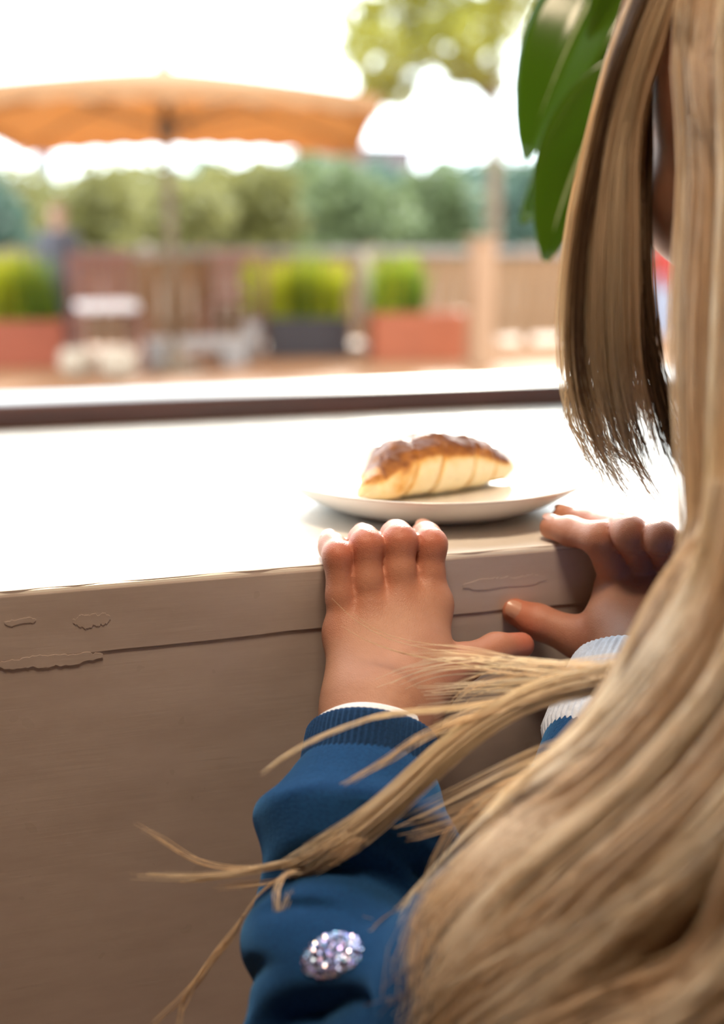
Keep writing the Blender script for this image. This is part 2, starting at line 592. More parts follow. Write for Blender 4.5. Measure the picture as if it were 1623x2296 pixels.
#==SETTING
SZ, EDGE, BACK = .80, .498, .952        # sill top height, its front edge, its back edge
X0, X1, Y0, ZC = -1.7, 2.9, -2.6, 2.6
WX0, WX1, WZ1 = -.75, 1.75, 2.25        # window opening
def structure():
    # deep boxed sill: top board, apron board and lower panel, thickly painted
    sill = empty('trim_1', (.3, EDGE, 0))
    tag(sill, 'deep white painted window sill box with chipped old paint', 'window sill', kind='structure')
    def grid_board(name, y, z0, z1, wob, seed, parent):
        """front board with an uneven painted lower edge"""
        nx, nz = 420, 22
        xs = np.linspace(X0, X1, nx)
        xs = np.sort(np.concatenate([xs, np.linspace(-.1, .35, 380)]))
        zs = np.concatenate([np.linspace(z0, z0 + .006, 8), np.linspace(z0 + .008, z1 - .004, nz), np.linspace(z1 - .003, z1, 5)])
        X, Z = np.meshgrid(xs, zs, indexing='ij')
        P = np.stack([X.ravel(), np.full(X.size, y), Z.ravel()], 1)
        w = sines(P * [1, 1, 0], 90., seed) * .5 + sines(P * [1, 1, 0], 400., seed + 1) * .35 + sines(P * [1, 1, 0], 25., seed + 2)
        k = np.clip((P[:, 2] - z0) / .006, 0, 1)
        P[:, 2] += (1 - k) * w * wob
        P[:, 1] += sines(P, 60., seed + 5) * .0002
        P[:, 1] += np.where(P[:, 2] > z1 - .002, .0009 * (1 + sines(P * [1, 0, 0], 300., seed + 7)), 0)
        P -= [.3, EDGE, 0]
        nzz = len(zs)
        i, j = np.meshgrid(np.arange(len(xs) - 1), np.arange(nzz - 1), indexing='ij')
        a = (i * nzz + j).ravel()
        Q = np.stack([a, a + nzz, a + nzz + 1, a + 1], 1)
        # back-wrap thickness: lower lip returns to the wall
        n0 = len(P)
        low = P[np.arange(len(xs)) * nzz].copy()
        low[:, 1] += .004
        P = np.concatenate([P, low])
        r = np.arange(len(xs) - 1)
        Q2 = np.stack([r * nzz, n0 + r, n0 + r + 1, (r + 1) * nzz], 1)
        me = raw_mesh(name, P, np.concatenate([Q, Q2]))
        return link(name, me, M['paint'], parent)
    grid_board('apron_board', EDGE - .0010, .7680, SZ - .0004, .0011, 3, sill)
    bm = bmesh.new()
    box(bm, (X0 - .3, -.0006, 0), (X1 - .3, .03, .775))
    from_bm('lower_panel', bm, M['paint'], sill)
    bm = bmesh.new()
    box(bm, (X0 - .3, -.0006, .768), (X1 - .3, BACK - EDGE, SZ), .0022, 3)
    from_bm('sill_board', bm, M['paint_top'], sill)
    # short flakes of thicker paint left proud on the boards, as the photograph shows
    def flake(name, px, py, L, hh, seed):
        p = ony(px, py, EDGE) - np.array([.3, EDGE, 0])
        r = np.random.default_rng(seed)
        bm = bmesh.new()
        n = 44
        wob = np.cumsum(r.normal(size=(2, n)), 1) * .06
        wob -= np.linspace(0, 1, n) * wob[:, -1:]
        top, bot = [], []
        for i in range(n):
            u = i / (n - 1)
            env = min(1, 4 * u + .3, 5 * (1 - u) + .25)
            top.append((p[0] - L / 2 + L * u, p[2] + hh * (.5 * env + wob[0, i] + r.normal() * .04)))
            bot.append((p[0] - L / 2 + L * u, p[2] - hh * (.5 * env + wob[1, i] + r.normal() * .05)))
        loop = [bm.verts.new((x, -.0012, z)) for x, z in top] + [bm.verts.new((x, -.0012, z)) for x, z in bot[::-1]]
        f = bm.faces.new(loop[::-1])
        ex = bmesh.ops.extrude_face_region(bm, geom=[f])
        for v in [g for g in ex['geom'] if isinstance(g, bmesh.types.BMVert)]: v.co.y = .001
        bmesh.ops.recalc_face_normals(bm, faces=bm.faces)
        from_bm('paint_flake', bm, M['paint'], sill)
    flake('a', 1130, 1305, .044, .0042, 1)
    flake('b', 205, 1388, .016, .0048, 2)
    flake('c', 45, 1392, .013, .0022, 3)
    flake('d', 110, 1480, .046, .0045, 4)
    # walls with the window opening, floor, ceiling
    wf = empty('wall_front')
    tag(wf, kind='structure')
    YW0, YW1 = BACK, BACK + .16
    for lo, hi in (((X0, YW0, 0), (WX0, YW1, ZC)), ((WX1, YW0, 0), (X1, YW1, ZC)), ((WX0, YW0, WZ1), (WX1, YW1, ZC)), ((WX0, YW0, 0), (WX1, YW1, SZ - .02))):
        box_obj('plaster_panel', lo, hi, M['plaster'], wf, 0)
    for nm, lo, hi in (('wall_left', (X0 - .1, Y0 - .1, 0), (X0, YW1, ZC)), ('wall_right', (X1, Y0 - .1, 0), (X1 + .1, YW1, ZC)),
                       ('wall_back', (X0, Y0 - .1, 0), (X1, Y0, ZC))):
        tag(box_obj(nm, lo, hi, M['plaster'], None, 0), kind='structure')
    tag(box_obj('ceiling', (X0 - .1, Y0 - .1, ZC), (X1 + .1, YW1, ZC + .1), M['ceil'], None, 0), kind='structure')
    fl = empty('floor')
    tag(fl, kind='structure')
    me = None
    w = .16
    for i in range(int((X1 - X0) / w) + 1):
        x = X0 + i * w
        if me is None:
            o = box_obj('plank', (0, Y0, -.02), (w - .003, EDGE + .02, 0), M['floorwood'], fl, .0015)
            me = o.data
        else:
            o = link('plank', me, None, fl)
        o.location.x = x
    # window: dark stained frame, clear pane, white outer ledge
    wi = empty('window_1', ((WX0 + WX1) / 2, BACK + .02, SZ))
    tag(wi, 'wide cafe window with dark stained wooden frame', 'window', kind='structure')
    ox, oy, oz = wi.location
    def wbox(n, lo, hi, m, b=.003):
        return box_obj(n, (lo[0] - ox, lo[1] - oy, lo[2] - oz), (hi[0] - ox, hi[1] - oy, hi[2] - oz), m, wi, b)
    fy0, fy1 = BACK - .002, BACK + .022
    wbox('bottom_rail', (WX0, fy0, SZ - .001), (WX1, fy1, SZ + .0185), M['frame'])
    wbox('top_rail', (WX0, fy0, WZ1 - .05), (WX1, fy1, WZ1), M['frame'])
    wbox('stile', (WX0, fy0, SZ + .0185), (WX0 + .05, fy1, WZ1 - .05), M['frame'])
    wbox('stile', (WX1 - .05, fy0, SZ + .0185), (WX1, fy1, WZ1 - .05), M['frame'])
    wbox('pane', (WX0 + .045, BACK + .012, SZ + .016), (WX1 - .045, BACK + .0121, WZ1 - .045), M['glass'], 0)
    wbox('outer_ledge', (WX0 - .05, fy1, SZ - .03), (WX1 + .05, BACK + .115, SZ + .0165), M['ledge'], .004)
    # warm pendant lamp that hangs over the sill, above the picture
    la = empty('pendant_lamp', (.06, .22, 1.85))
    tag(la, 'warm pendant lamp hanging from the ceiling above the sill', 'lamp')
    bm = bmesh.new(); lathe(bm, [(.03, .20), (.045, .19), (.06, .14), (.13, .06), (.19, -.02), (.192, -.03), (.186, -.03), (.126, .056), (.055, .13), (.03, .14)], 48)
    from_bm('lamp_shade', bm, M['lamp_metal'], la, True)
    tube_obj('cord', [(0, 0, .19), (0, 0, ZC - 1.85)], .004, M['lamp_metal'], la, 6)
    bm = bmesh.new(); lathe(bm, [(0, -.005), (.10, -.002), (.15, .0), (.10, .012), (0, .015)], 40)
    from_bm('diffuser', bm, M['lamp_glow'], la, True)
    ld = bpy.data.lights.new('lamp_light', 'AREA')
    ld.shape = 'DISK'; ld.size = .30; ld.energy = LAMP_W; ld.color = (1., .76, .53)
    lo = bpy.data.objects.new('lamp_light', ld)
    COL.objects.link(lo); lo.parent = la; lo.location = (0, 0, -.035)
structure()

#==TABLE
# ------------------------------------------------------------------ plate
def plate():
    c = np.array([.2265, .602, SZ])
    bm = bmesh.new()
    prof = [(0, .0018), (.050, .0018), (.0520, .0002), (.0545, .0002), (.056, .0016), (.063, .0034), (.071, .0072), (.080, .0126), (.0885, .0186), (.0891, .0196), (.0885, .0202),
            (.0870, .0196), (.0785, .0137), (.0700, .0086), (.062, .0054), (.054, .0042), (.040, .0040), (0, .0040)]
    lathe(bm, prof, 128)
    bmesh.ops.recalc_face_normals(bm, faces=bm.faces)
    o = from_bm('plate', bm, M['porcelain'], None, True)
    o.location = c
    tag(o, 'white porcelain side plate on the sill under the pastry', 'plate')
    return c
PC = plate()
# ------------------------------------------------------------------ pastry
def pastry():
    zb = SZ + .0042
    def b(x, y, dz, r): return onz(x, y, zb) + np.array([0, 0, dz]), r
    e = []
    pts = [b(832, 1122, .0040, .0040), b(862, 1120, .0095, .0090), b(905, 1114, .0165, .0148), b(960, 1106, .0178, .0166),
           b(1015, 1099, .0165, .0152), b(1065, 1092, .0138, .0122), b(1108, 1085, .0105, .0082), b(1134, 1079, .0088, .0048)]
    pts = [(np.array([p[0], p[1], max(p[2], zb + r + .0003)]), r) for p, r in pts]
    ax = pts[-2][0] - pts[0][0]; ax[2] = 0; L = np.linalg.norm(ax); ax /= L
    sd_ = np.array([-ax[1], ax[0], 0])                       # away from the viewer
    S = Shape()
    for (p, r), (q, r2) in zip(pts, pts[1:]): S.main.append(Prim(p, q, r, r2, .006))
    for (p, r), (q, r2) in zip(pts[1:-1], pts[2:-1]):        # body is deeper than it is wide: a second row behind, lower
        S.main.append(Prim(p + sd_ * .014 - [0, 0, r * .22], q + sd_ * .014 - [0, 0, r2 * .22], r * .75, r2 * .75, .010))
    a0 = pts[0][0]
    # crimped fan at the left end
    for i in range(5):
        ang = -.55 + i * .36
        dirv = -ax * math.cos(ang) * .9 - sd_ * math.sin(ang) * .9
        tip = a0 + ax * .003 + dirv * .0095 + np.array([0, 0, -.001 + .0026 * i])
        S.main.append(Prim(a0 + ax * .010 + np.array([0, 0, .003 + .0012 * i]), tip, .0046, .0026, .0016))
    creases = [(.21, .0016), (.40, .0028), (.68, .0030), (.90, .0018)]
    def post(P, d):
        q = P - a0
        u = q @ ax / L
        v = q @ sd_
        zz = P[:, 2] - zb
        bow = .035 * np.cos((zz / .03) * 2.2)
        for c, dep in creases:
            d = d + dep * np.exp(-((u + bow - .02 - c) / .018) ** 2) * np.clip(1.25 - (zz / .034), 0, 1)
        top = np.clip((zz - .019) / .006, 0, 1)
        d = d - top * (.0011 + .0013 * sines(P, 420., 5) + .0006 * sines(P, 1100., 6)) - .0005 * sines(P, 260., 9)
        return np.maximum(d, (zb - P[:, 2]))
    S.post.append(post)
    al = np.array([p for p, r in pts])
    me, V = S.mesh('pastry', al.min(0) - .03, al.max(0) + .04, .0009, False)
    d0, g = S.grad(V)
    q = V - a0
    u = q @ ax / L; zz = V[:, 2] - zb
    env = np.interp(u, [-.1, 0, .2, .4, .6, .8, 1.0], [.011, .011, .0225, .0255, .024, .020, .014])
    bake = np.clip((zz - env * .82) / (env * .26), -.2, 1) * .80 + .26 * np.clip(g[:, 2], 0, 1) * (zz > env * .6)
    lef = np.clip(1 - np.abs(u - .13) / .14, 0, 1)
    bake = np.maximum(bake, lef * (.42 + .5 * np.clip((zz - .004) / .022, 0, 1)))
    bow = .035 * np.cos((zz / .03) * 2.2)
    for c, w_ in ((.21, .024), (.40, .016), (.68, .016), (.90, .02)):
        bake = np.maximum(bake, .53 * np.exp(-((u + bow - .02 - c) / w_) ** 2))
    bake += .16 * sines(V, 330., 21) + .08 * sines(V, 800., 22)
    bake = np.where(u < .03, bake * .5 + .18, bake)
    cen = np.array([al[:, 0].mean(), al[:, 1].mean(), SZ])
    me.vertices.foreach_set('co', (V - cen).astype(np.float32).ravel())
    float_attr(me, 'bake', np.clip(bake, 0, 1))
    o = link('pastry', me, M['dough'])
    o.location = cen
    tag(o, 'golden brown baked turnover pastry lying on the white plate', 'pastry')
pastry()

#==PERSON
# ------------------------------------------------------------------ the child: joints measured in the photograph, then a body surface grown round them
CH = {}
def joints():
    J = CH
    A = lambda x, y, d: at(x, y, d)
    Yp = lambda x, y, Y: ony(x, y, Y)
    J['head'] = at(1930, 190, .42)
    J['lsh'] = at(1815, 1490, .365)
    J['lel'] = at(750, 2490, .418)
    J['lwr'] = at(852, 1600, .506)
    J['rsh'] = J['lsh'] + np.array([.20, .05, 0])
    J['rwr'] = at(1455, 1490, .535)
    J['rel'] = at(1300, 2000, .475)
    J['pel'] = np.array([.37, .25, .47])
joints()
BODY = Shape()
def build_body_shape():
    J, S = CH, BODY
    m = S.main.append
    hd = J['head']
    # head, turned towards the window and bowed a little
    t = math.radians(14)
    fwd = np.array([-.12, math.cos(t), -math.sin(t)]); fwd /= np.linalg.norm(fwd)
    rgt = np.cross(fwd, [0, 0, 1]); rgt /= np.linalg.norm(rgt)
    upv = np.cross(rgt, fwd)
    CH['hf'], CH['hr'], CH['hu'] = fwd, rgt, upv
    R = np.stack([rgt, fwd, upv], 1)
    hp = lambda x, y, z: hd + rgt * x + fwd * y + upv * z
    CH['hp'] = hp
    m(Ell(hp(0, -.008, .022), (.068, .084, .072), R, .02))
    m(Ell(hp(0, .022, -.022), (.056, .056, .066), R, .03))
    for sx in (-1, 1):
        m(Ell(hp(sx * .033, .052, -.030), (.024, .022, .024), R, .012))           # cheeks
        m(Ell(hp(sx * .068, -.006, -.008), (.008, .017, .026), R, .006))           # ears
    m(Prim(hp(0, .076, .002), hp(0, .088, -.020), .006, .0085, .012))              # nose
    m(Ell(hp(0, .066, -.070), (.018, .018, .014), R, .014))                        # chin
    m(Prim(hp(-.012, .076, -.0475), hp(.012, .076, -.0475), .005, .005, .006))     # lips
    m(Prim(hp(-.010, .075, -.0555), hp(.010, .075, -.0555), .0055, .0055, .006))
    nk = (J['lsh'] + J['rsh']) / 2 + np.array([-.01, .01, .035])
    CH['neck'] = nk
    m(Prim(nk, hp(0, -.015, -.05), .036, .034, .025))
    # trunk and upper arms
    ch = (J['lsh'] + J['rsh']) / 2 + np.array([0, -.01, -.05])
    m(Prim(J['lsh'], J['rsh'], .034, .034, .03))
    m(Prim(ch + [-.04, 0, 0], J['pel'] + [-.045, 0, .05], .06, .062, .04))
    m(Prim(ch + [.04, 0, 0], J['pel'] + [.045, 0, .05], .06, .062, .04))
    for s in ('l', 'r'):
        m(Prim(J[s + 'sh'], J[s + 'el'], .029, .024, .02))
        m(Prim(J[s + 'el'], J[s + 'wr'], .0245, .0185, .015))
    for sx in (-1, 1):
        hip = J['pel'] + [sx * .05, 0, .03]
        kn = np.array([.37 + sx * .06, .30, .27])
        fo = np.array([.37 + sx * .06, .24, .06])
        CH['hip%d' % sx], CH['kn%d' % sx], CH['fo%d' % sx] = hip, kn, fo
        m(Prim(hip, kn, .052, .038, .03)); m(Prim(kn, fo, .036, .026, .02)); m(Prim(fo, fo + [0, .08, -.03], .026, .02, .015))
    # ---- left hand: palm against the edge, fingers curled over it
    wl, wr_ = at(803, 1588, .508), at(902, 1598, .506)
    m(Prim(wl, wr_, .0125, .0125, .012))
    m(Prim(J['lwr'] + (J['lel'] - J['lwr']) * .12, J['lwr'], .0195, .017, .02))
    mc = {'i': ony(960, 1352, .4815), 'm': ony(895, 1345, .4795), 'r': ony(826, 1372, .4785), 'p': ony(767, 1412, .4780)}
    rad = {'i': .0085, 'm': .0088, 'r': .0086, 'p': .0080}
    src = {'i': at(895, 1590, .507), 'm': at(870, 1588, .507), 'r': at(835, 1586, .507), 'p': at(802, 1586, .507)}
    for f in 'imrp': m(Prim(src[f], mc[f], .0130, rad[f] * .95, .010))
    m(Prim(mc['i'] - [0, 0, .004], mc['p'] - [0, 0, .004], .0078, .0072, .008))
    m(Prim(at(905, 1560, .512), at(965, 1500, .520), .0140, .0125, .014))          # thumb side of the palm
    m(Prim(at(900, 1540, .514), mc['i'], .0140, .0085, .012))
    pip = {'i': ony(965, 1221, .4880), 'm': ony(896, 1214, .4875), 'r': ony(821, 1223, .4875), 'p': ony(757, 1247, .4875)}
    fr = {'i': .0073, 'm': .0076, 'r': .0073, 'p': .0064}
    for f in 'imrp':
        p = pip[f]; r = fr[f]
        p[2] = max(p[2], SZ + r * .95)
        sk = .22 if f != 'p' else .12
        dip = p + np.array([.015 * sk, .0145, -.0015]); dip[2] = max(dip[2], SZ + r * .95 + .0002)
        tip = dip + np.array([.011 * sk, .0105, -.001]); tip[2] = SZ + r * .86 + .0002
        mid = p * .45 + mc[f] * .55
        S.chains.append([Prim(mc[f], mid, rad[f] - .0008, r * .93), Prim(mid, p, r * .93, r * .985), Prim(p, dip, r, r * .95), Prim(dip, tip, r * .95, r * .86)])
    tb = [at(968, 1530, .517), at(1035, 1487, .527), at(1112, 1456, .540), at(1168, 1447, .548)]
    S.chains.append([Prim(tb[0], tb[1], .0128, .0088), Prim(tb[1], tb[2], .0084, .0072), Prim(tb[2], tb[3], .0074, .0062)])
    # ---- right hand: fingers flat on the sill pointing left
    w2 = J['rwr']
    mcr = {'i': ony(1392, 1322, .482), 'm': ony(1452, 1285, .483), 'r': ony(1512, 1285, .482), 'p': ony(1560, 1305, .480)}
    for f, o_ in zip('imrp', (-.010, -.003, .004, .011)):
        m(Prim(w2 + np.array([o_, 0, .004]), mcr[f], .0135, .0092, .012))
    m(Prim(mcr['i'], mcr['p'], .0088, .0080, .010))
    m(Prim(at(1420, 1450, .545), at(1365, 1420, .552), .0145, .0120, .014))
    m(Prim(at(1385, 1400, .553), mcr['i'], .0130, .0090, .012))
    def rf(f, pipp, dipp, tipp, r):
        pp, dd, tt = onz(*pipp), onz(*dipp), onz(*tipp)
        S.chains.append([Prim(mcr[f], pp, r + .0008, r + .0002), Prim(pp, dd, r + .0002, r * .92), Prim(dd, tt, r * .92, r * .82)])
    rf('i', (1345, 1207, .8080), (1279, 1191, .8072), (1237, 1183, .8064), .0074)
    rf('m', (1412, 1196, .8130), (1330, 1172, .8085), (1262, 1161, .8066), .0074)
    rf('r', (1480, 1206, .8130), (1410, 1177, .8085), (1345, 1163, .8064), .0071)
    rf('p', (1535, 1230, .8090), (1480, 1198, .8065), (1435, 1180, .8056), .0062)
    tr = [at(1400, 1455, .547), at(1298, 1430, .556), at(1205, 1394, .562), at(1156, 1372, .566)]
    CH['rth'] = tr
    S.chains.append([Prim(tr[0], tr[1], .0140, .0100), Prim(tr[1], tr[2], .0096, .0082), Prim(tr[2], tr[3], .0080, .0066)])
    CH['pip'], CH['mc'], CH['mcr'], CH['lth'] = pip, mc, mcr, tb
    # eye sockets, mouth line, knuckle creases
    gro = []
    for sx in (-1, 1): gro.append((hp(sx * .028, .088, .002), hp(sx * .030, .088, .002), .011, .006))
    gro.append((hp(-.017, .083, -.0515), hp(.017, .083, -.0515), .0013, .002))
    cxv = np.array([1., 0, 0])
    for f in 'imrp':
        p = pip[f]
        out = np.array([0, -.5, .86]) * fr[f]
        for off, dep in ((0., .00055), (.0022, .0004), (-.0024, .0004)):
            c = p + out + np.array([0, off * .86, off * .5])
            gro.append((c - cxv * .0035, c + cxv * .0035, .0006, dep))
    def post(P, d):
        for a, b, w, dep in gro:
            c = (a + b) / 2
            near = np.abs(P - c).max(1) < .03
            if not near.any(): continue
            q = P[near]
            ab = b - a
            tt = np.clip((q - a) @ ab / (ab @ ab), 0, 1)
            dd = vlen(q - a - tt[:, None] * ab)
            d = d.copy()
            d[near] += dep * np.exp(-(dd / w) ** 2)
        return d
    S.post.append(post)
build_body_shape()

# ---- sweatshirt surface
CLOTH = Shape()
SL0, SL1 = at(836, 1652, .499), at(742, 2330, .428)
SLAX = (SL1 - SL0) / np.linalg.norm(SL1 - SL0)
SLLEN = np.linalg.norm(SL1 - SL0)
TOCAM = CAM - (SL0 + SL1) / 2
TOCAM = TOCAM - SLAX * (TOCAM @ SLAX); TOCAM /= np.linalg.norm(TOCAM)
SLSIDE = np.cross(SLAX, TOCAM)             # points to one side of the forearm
def build_cloth_shape():
    J, S = CH, CLOTH
    m = S.main.append
    Q = lambda f, off=0.: SL0 + SLAX * (SLLEN * f) + SLSIDE * off
    side = 1 if (SLSIDE @ RGT) > 0 else -1
    c1, c2, c3, c4 = Q(.235), Q(.36, -.002 * side), Q(.60, -.001 * side), Q(.85)
    m(Prim(c1, c2, .0305, .0345, .012)); m(Prim(c2, c3, .0350, .0345, .012)); m(Prim(c3, c4, .0345, .0325, .012))
    m(Prim(c4, J['lel'], .0325, .034, .015))
    m(Prim(J['lel'], J['lsh'], .034, .037, .02))
    m(Prim(J['rel'], J['rsh'], .036, .040, .02))
    rx = J['rel'] - J['rwr']; rx /= np.linalg.norm(rx)
    CH['rax'] = rx
    m(Prim(J['rwr'] + rx * .045, J['rel'], .034, .036, .015))
    m(Prim(J['lsh'], J['rsh'], .045, .045, .04))
    ch = (J['lsh'] + J['rsh']) / 2 + np.array([0, -.01, -.05])
    for sx in (-1, 1): m(Prim(ch + [sx * .045, 0, 0], J['pel'] + [sx * .045, 0, -.02], .072, .075, .05))
    m(Prim(CH['neck'] + [0, 0, -.03], CH['neck'] + [0, .002, .0], .046, .042, .02))
    creases = [  # along the forearm (m), lean, depth, width, centre angle, half-width of the arc
        (.066, .010, .0105, .0070, -.15, 1.15), (.060, -.004, .006, .004, 1.2, .7), (.119, .016, .0115, .0065, -.1, 1.35),
        (.092, -.010, .0035, .004, .9, .6), (.142, .010, .0060, .0055, .25, .9), (.104, .012, .004, .004, -1.3, .5),
        (.160, -.006, .008, .006, -.4, .9), (.048, .006, .003, .003, .5, .5), (.084, .008, .0028, .003, -.6, .45)]
    def post(P, d):
        near = np.abs(d) < .02
        if near.any():
            q = P[near] - SL0
            s = q @ SLAX
            th = np.arctan2(q @ SLSIDE * side, q @ TOCAM)          # 0 faces the viewer, + towards photo right
            dd = d[near]
            rad_ = vlen(q - np.outer(s, SLAX))
            w = np.clip((s - .030) / .012, 0, 1) * np.clip((.20 - s) / .03, 0, 1) * np.clip((.056 - rad_) / .012, 0, 1)
            for s0, lean, dep, wid, a0, aw in creases:
                e = np.exp(-np.abs((th - a0) / aw) ** 3)
                x = (s - s0 - lean * (th - a0) ** 2 * .45) / wid
                prof = np.exp(-np.where(x < 0, x * 1.5, x * .75) ** 2)
                dd = dd + w * dep * e * prof
            dd = dd - w * (.0014 * sines(P[near], 130., 31) + .0022 * np.sin((s - .046 + .010 * th * th * .4) * 2 * PI / .050 + 1.2))
            # bulge that hangs over the cuff
            dd = dd - .0030 * np.exp(-((s - .042) / .010) ** 2) * np.clip((.056 - rad_) / .012, 0, 1)
            d = d.copy(); d[near] = dd
        d = d - .0012 * sines(P, 55., 33)
        return d
    arm = [Prim(SL0 + SLAX * .035, J['lel'], .0245, .0275), Prim(J['lel'], J['lsh'], .027, .032)]
    def keep(P, d):
        near = np.abs(d) < .03
        if near.any():
            d = d.copy(); q = P[near]
            d[near] = np.minimum(d[near], np.minimum(arm[0].d(q), arm[1].d(q)))
        return d
    S.post.append(post); S.post.append(keep)
build_cloth_shape()

def child():
    J = CH
    root = empty('person', (.37, .25, 0))
    tag(root, 'long-haired child in a navy sweatshirt gripping the sill with both hands', 'person')
    inv = np.array(root.location)
    lo = np.array([.07, .16, .0]); hi = np.array([.52, .56, 1.115])
    me, V = BODY.mesh('body', lo, hi, .0017)
    # redder skin over knuckles, thumb tips and ears
    red = np.zeros(len(V))
    for p in list(J['pip'].values()): red += .8 * np.exp(-(vlen(V - p - np.array([0, -.004, .004])) / .007) ** 2)
    for ch_ in BODY.chains:
        dd = np.min([p_.d(V) for p_ in ch_], 0)
        red += .28 * np.exp(-(np.maximum(dd, 0) / .004) ** 2)
    for p in list(J['mcr'].values()): red += .4 * np.exp(-(vlen(V - p) / .011) ** 2)
    red += 1.1 * np.exp(-(vlen(V - J['lth'][3]) / .010) ** 2) + .6 * np.exp(-(vlen(V - J['rth'][3]) / .014) ** 2)
    for sx in (-1, 1): red += .6 * np.exp(-(vlen(V - J['hp'](sx * .068, -.006, -.008)) / .03) ** 2)
    red += .5 * np.exp(-(vlen(V - J['hp'](0, .085, -.052)) / .014) ** 2)
    me.vertices.foreach_set('co', (V - inv).astype(np.float32).ravel())
    float_attr(me, 'red', np.clip(red, 0, 1))
    body = link('body', me, M['skin'], root)
    # nails: slightly domed plates set on the skin
    def nail(p, out, along, w, l):
        p, out, along = map(lambda v: np.array(v, float), (p, out, along))
        out /= np.linalg.norm(out)
        along = along - out * (along @ out); along /= np.linalg.norm(along)
        d = BODY.ev((p)[None])[0]
        for _ in range(12):
            p = p - out * BODY.ev(p[None])[0]
        sd = np.cross(along, out)
        bm = bmesh.new()
        n, rings = 20, 4
        vs = [bm.verts.new(p + out * .0007 - inv)]
        prev = None
        for k in range(1, rings + 1):
            rr = k / rings
            cur = []
            for i in range(n):
                a = 2 * PI * i / n
                ca, sa = math.cos(a), math.sin(a)
                sq = 1 / (abs(ca) ** 3 + abs(sa) ** 3) ** (1 / 3)
                q = p + along * (l * rr * ca * sq) + sd * (w * rr * sa * sq) + out * (.0007 - .0016 * (rr * sa * sq) ** 2 - .0004 * rr ** 4)
                cur.append(bm.verts.new(q - inv))
            for i in range(n):
                if prev is None: bm.faces.new((vs[0], cur[i], cur[(i + 1) % n]))
                else: bm.faces.new((prev[i], cur[i], cur[(i + 1) % n], prev[(i + 1) % n]))
            prev = cur
        bmesh.ops.recalc_face_normals(bm, faces=bm.faces)
        from_bm('fingernail', bm, M['nail'], body, True)
    tr = J['rth']
    nail(tr[3] + np.array([0, 0, 0]), CAM - tr[3] + np.array([.02, 0, .10]), tr[3] - tr[2], .0042, .0052)
    for ch_ in BODY.chains[:4] + BODY.chains[5:9]:
        last = ch_[-1]
        nail(last.b, np.array([0, 0, 1.]), last.b - last.a, .0040, .0046)
    # face: eyes, brows
    hp, hf, hr = J['hp'], J['hf'], J['hr']
    for sx in (-1, 1):
        bm = bmesh.new()
        bmesh.ops.create_uvsphere(bm, u_segments=20, v_segments=12, radius=.0105)
        e = from_bm('eye', bm, M['eye'], body, True)
        e.location = hp(sx * .028, .0655, .002) - inv
        bm = bmesh.new()
        bmesh.ops.create_uvsphere(bm, u_segments=16, v_segments=10, radius=.0052)
        ir = from_bm('iris', bm, M['iris'], body, True)
        ir.location = hp(sx * .028, .0655, .002) + hf * .0062 - inv
        bm = bmesh.new()
        tube(bm, [hp(sx * (.016 + .005 * k), .0795 - .0035 * k, .019 + .002 * math.sin(k)) - inv for k in range(6)], .0018, 6)
        from_bm('eyebrow', bm, M['hair'], body, True)
    # ---- sweatshirt
    me, V = CLOTH.mesh('sweatshirt', (.03, .10, .38), (.56, .56, .90), .0020)
    me.vertices.foreach_set('co', (V - inv).astype(np.float32).ravel())
    sw = link('sweatshirt', me, M['navy'], root)
    # ribbed cuff and the white shirt cuff that peeks out of it
    def band(name, p0, ax, n1, prof, mat, parent, ribs=0, amp=0., nth=360, wave=0.):
        ax = np.array(ax) / np.linalg.norm(ax)
        n1 = n1 - ax * (n1 @ ax); n1 /= np.linalg.norm(n1)
        n2 = np.cross(ax, n1)
        th = np.linspace(0, 2 * PI, nth, endpoint=False)
        P = []
        for i, (s, r, k) in enumerate(prof):
            rr = r + k * amp * np.cos(th * ribs) + wave * np.sin(3 * th + 1.) * .6 + wave * np.sin(5 * th) * .4
            ss = s + wave * .8 * np.sin(2 * th + .5)
            P.append(p0 + ax[None] * ss[:, None] + (n1[None] * np.cos(th)[:, None] + n2[None] * np.sin(th)[:, None]) * rr[:, None])
        P = np.concatenate(P)
        m_ = len(prof)
        i, j = np.meshgrid(np.arange(m_ - 1), np.arange(nth), indexing='ij')
        a = (i * nth + j).ravel(); b = (i * nth + (j + 1) % nth).ravel()
        Q = np.stack([a, b, b + nth, a + nth], 1)
        return link(name, raw_mesh(name, P - inv, Q), mat, parent)
    prof = [(.034, .0245, 0), (.010, .0243, 0), (.001, .0249, .2), (-.0008, .0262, .4), (0., .0278, .7), (.002, .0286, 1), (.006, .0288, 1), (.012, .0288, 1), (.020, .0290, 1), (.028, .0294, 1), (.036, .0285, .6), (.046, .0268, .3)]
    band('cuff', SL0 - SLAX * .000, SLAX, TOCAM, prof, M['rib'], sw, 68, .00038, 680, .0005)
    prof = [(.03, .0238, 0), (.0, .0232, 0), (-.0030, .0236, 0), (-.0040, .0245, 0), (-.0032, .0254, 0), (.004, .0256, 0), (.03, .0252, 0)]
    band('shirt_cuff', SL0, SLAX, TOCAM, prof, M['white_cotton'], sw, 0, 0, 96, .0009)
    rx = J['rax']
    prof = [(.05, .027, 0), (.004, .0280, 0), (.0025, .0295, .3), (.004, .0320, .8), (.008, .0335, 1), (.020, .0350, 1), (.034, .0360, 1), (.046, .0365, 1), (.052, .034, .5)]
    band('rolled_cuff', J['rwr'] + rx * .002, rx, TOCAM, prof, M['pale_cuff'], sw, 60, .0004, 360, .0012)['label'] = 'pale grey-blue rolled cuff'
    # glitter patch: loose sequins on the sleeve (too many to count)
    r = np.random.default_rng(4)
    vs, fs, hue = [], [], []
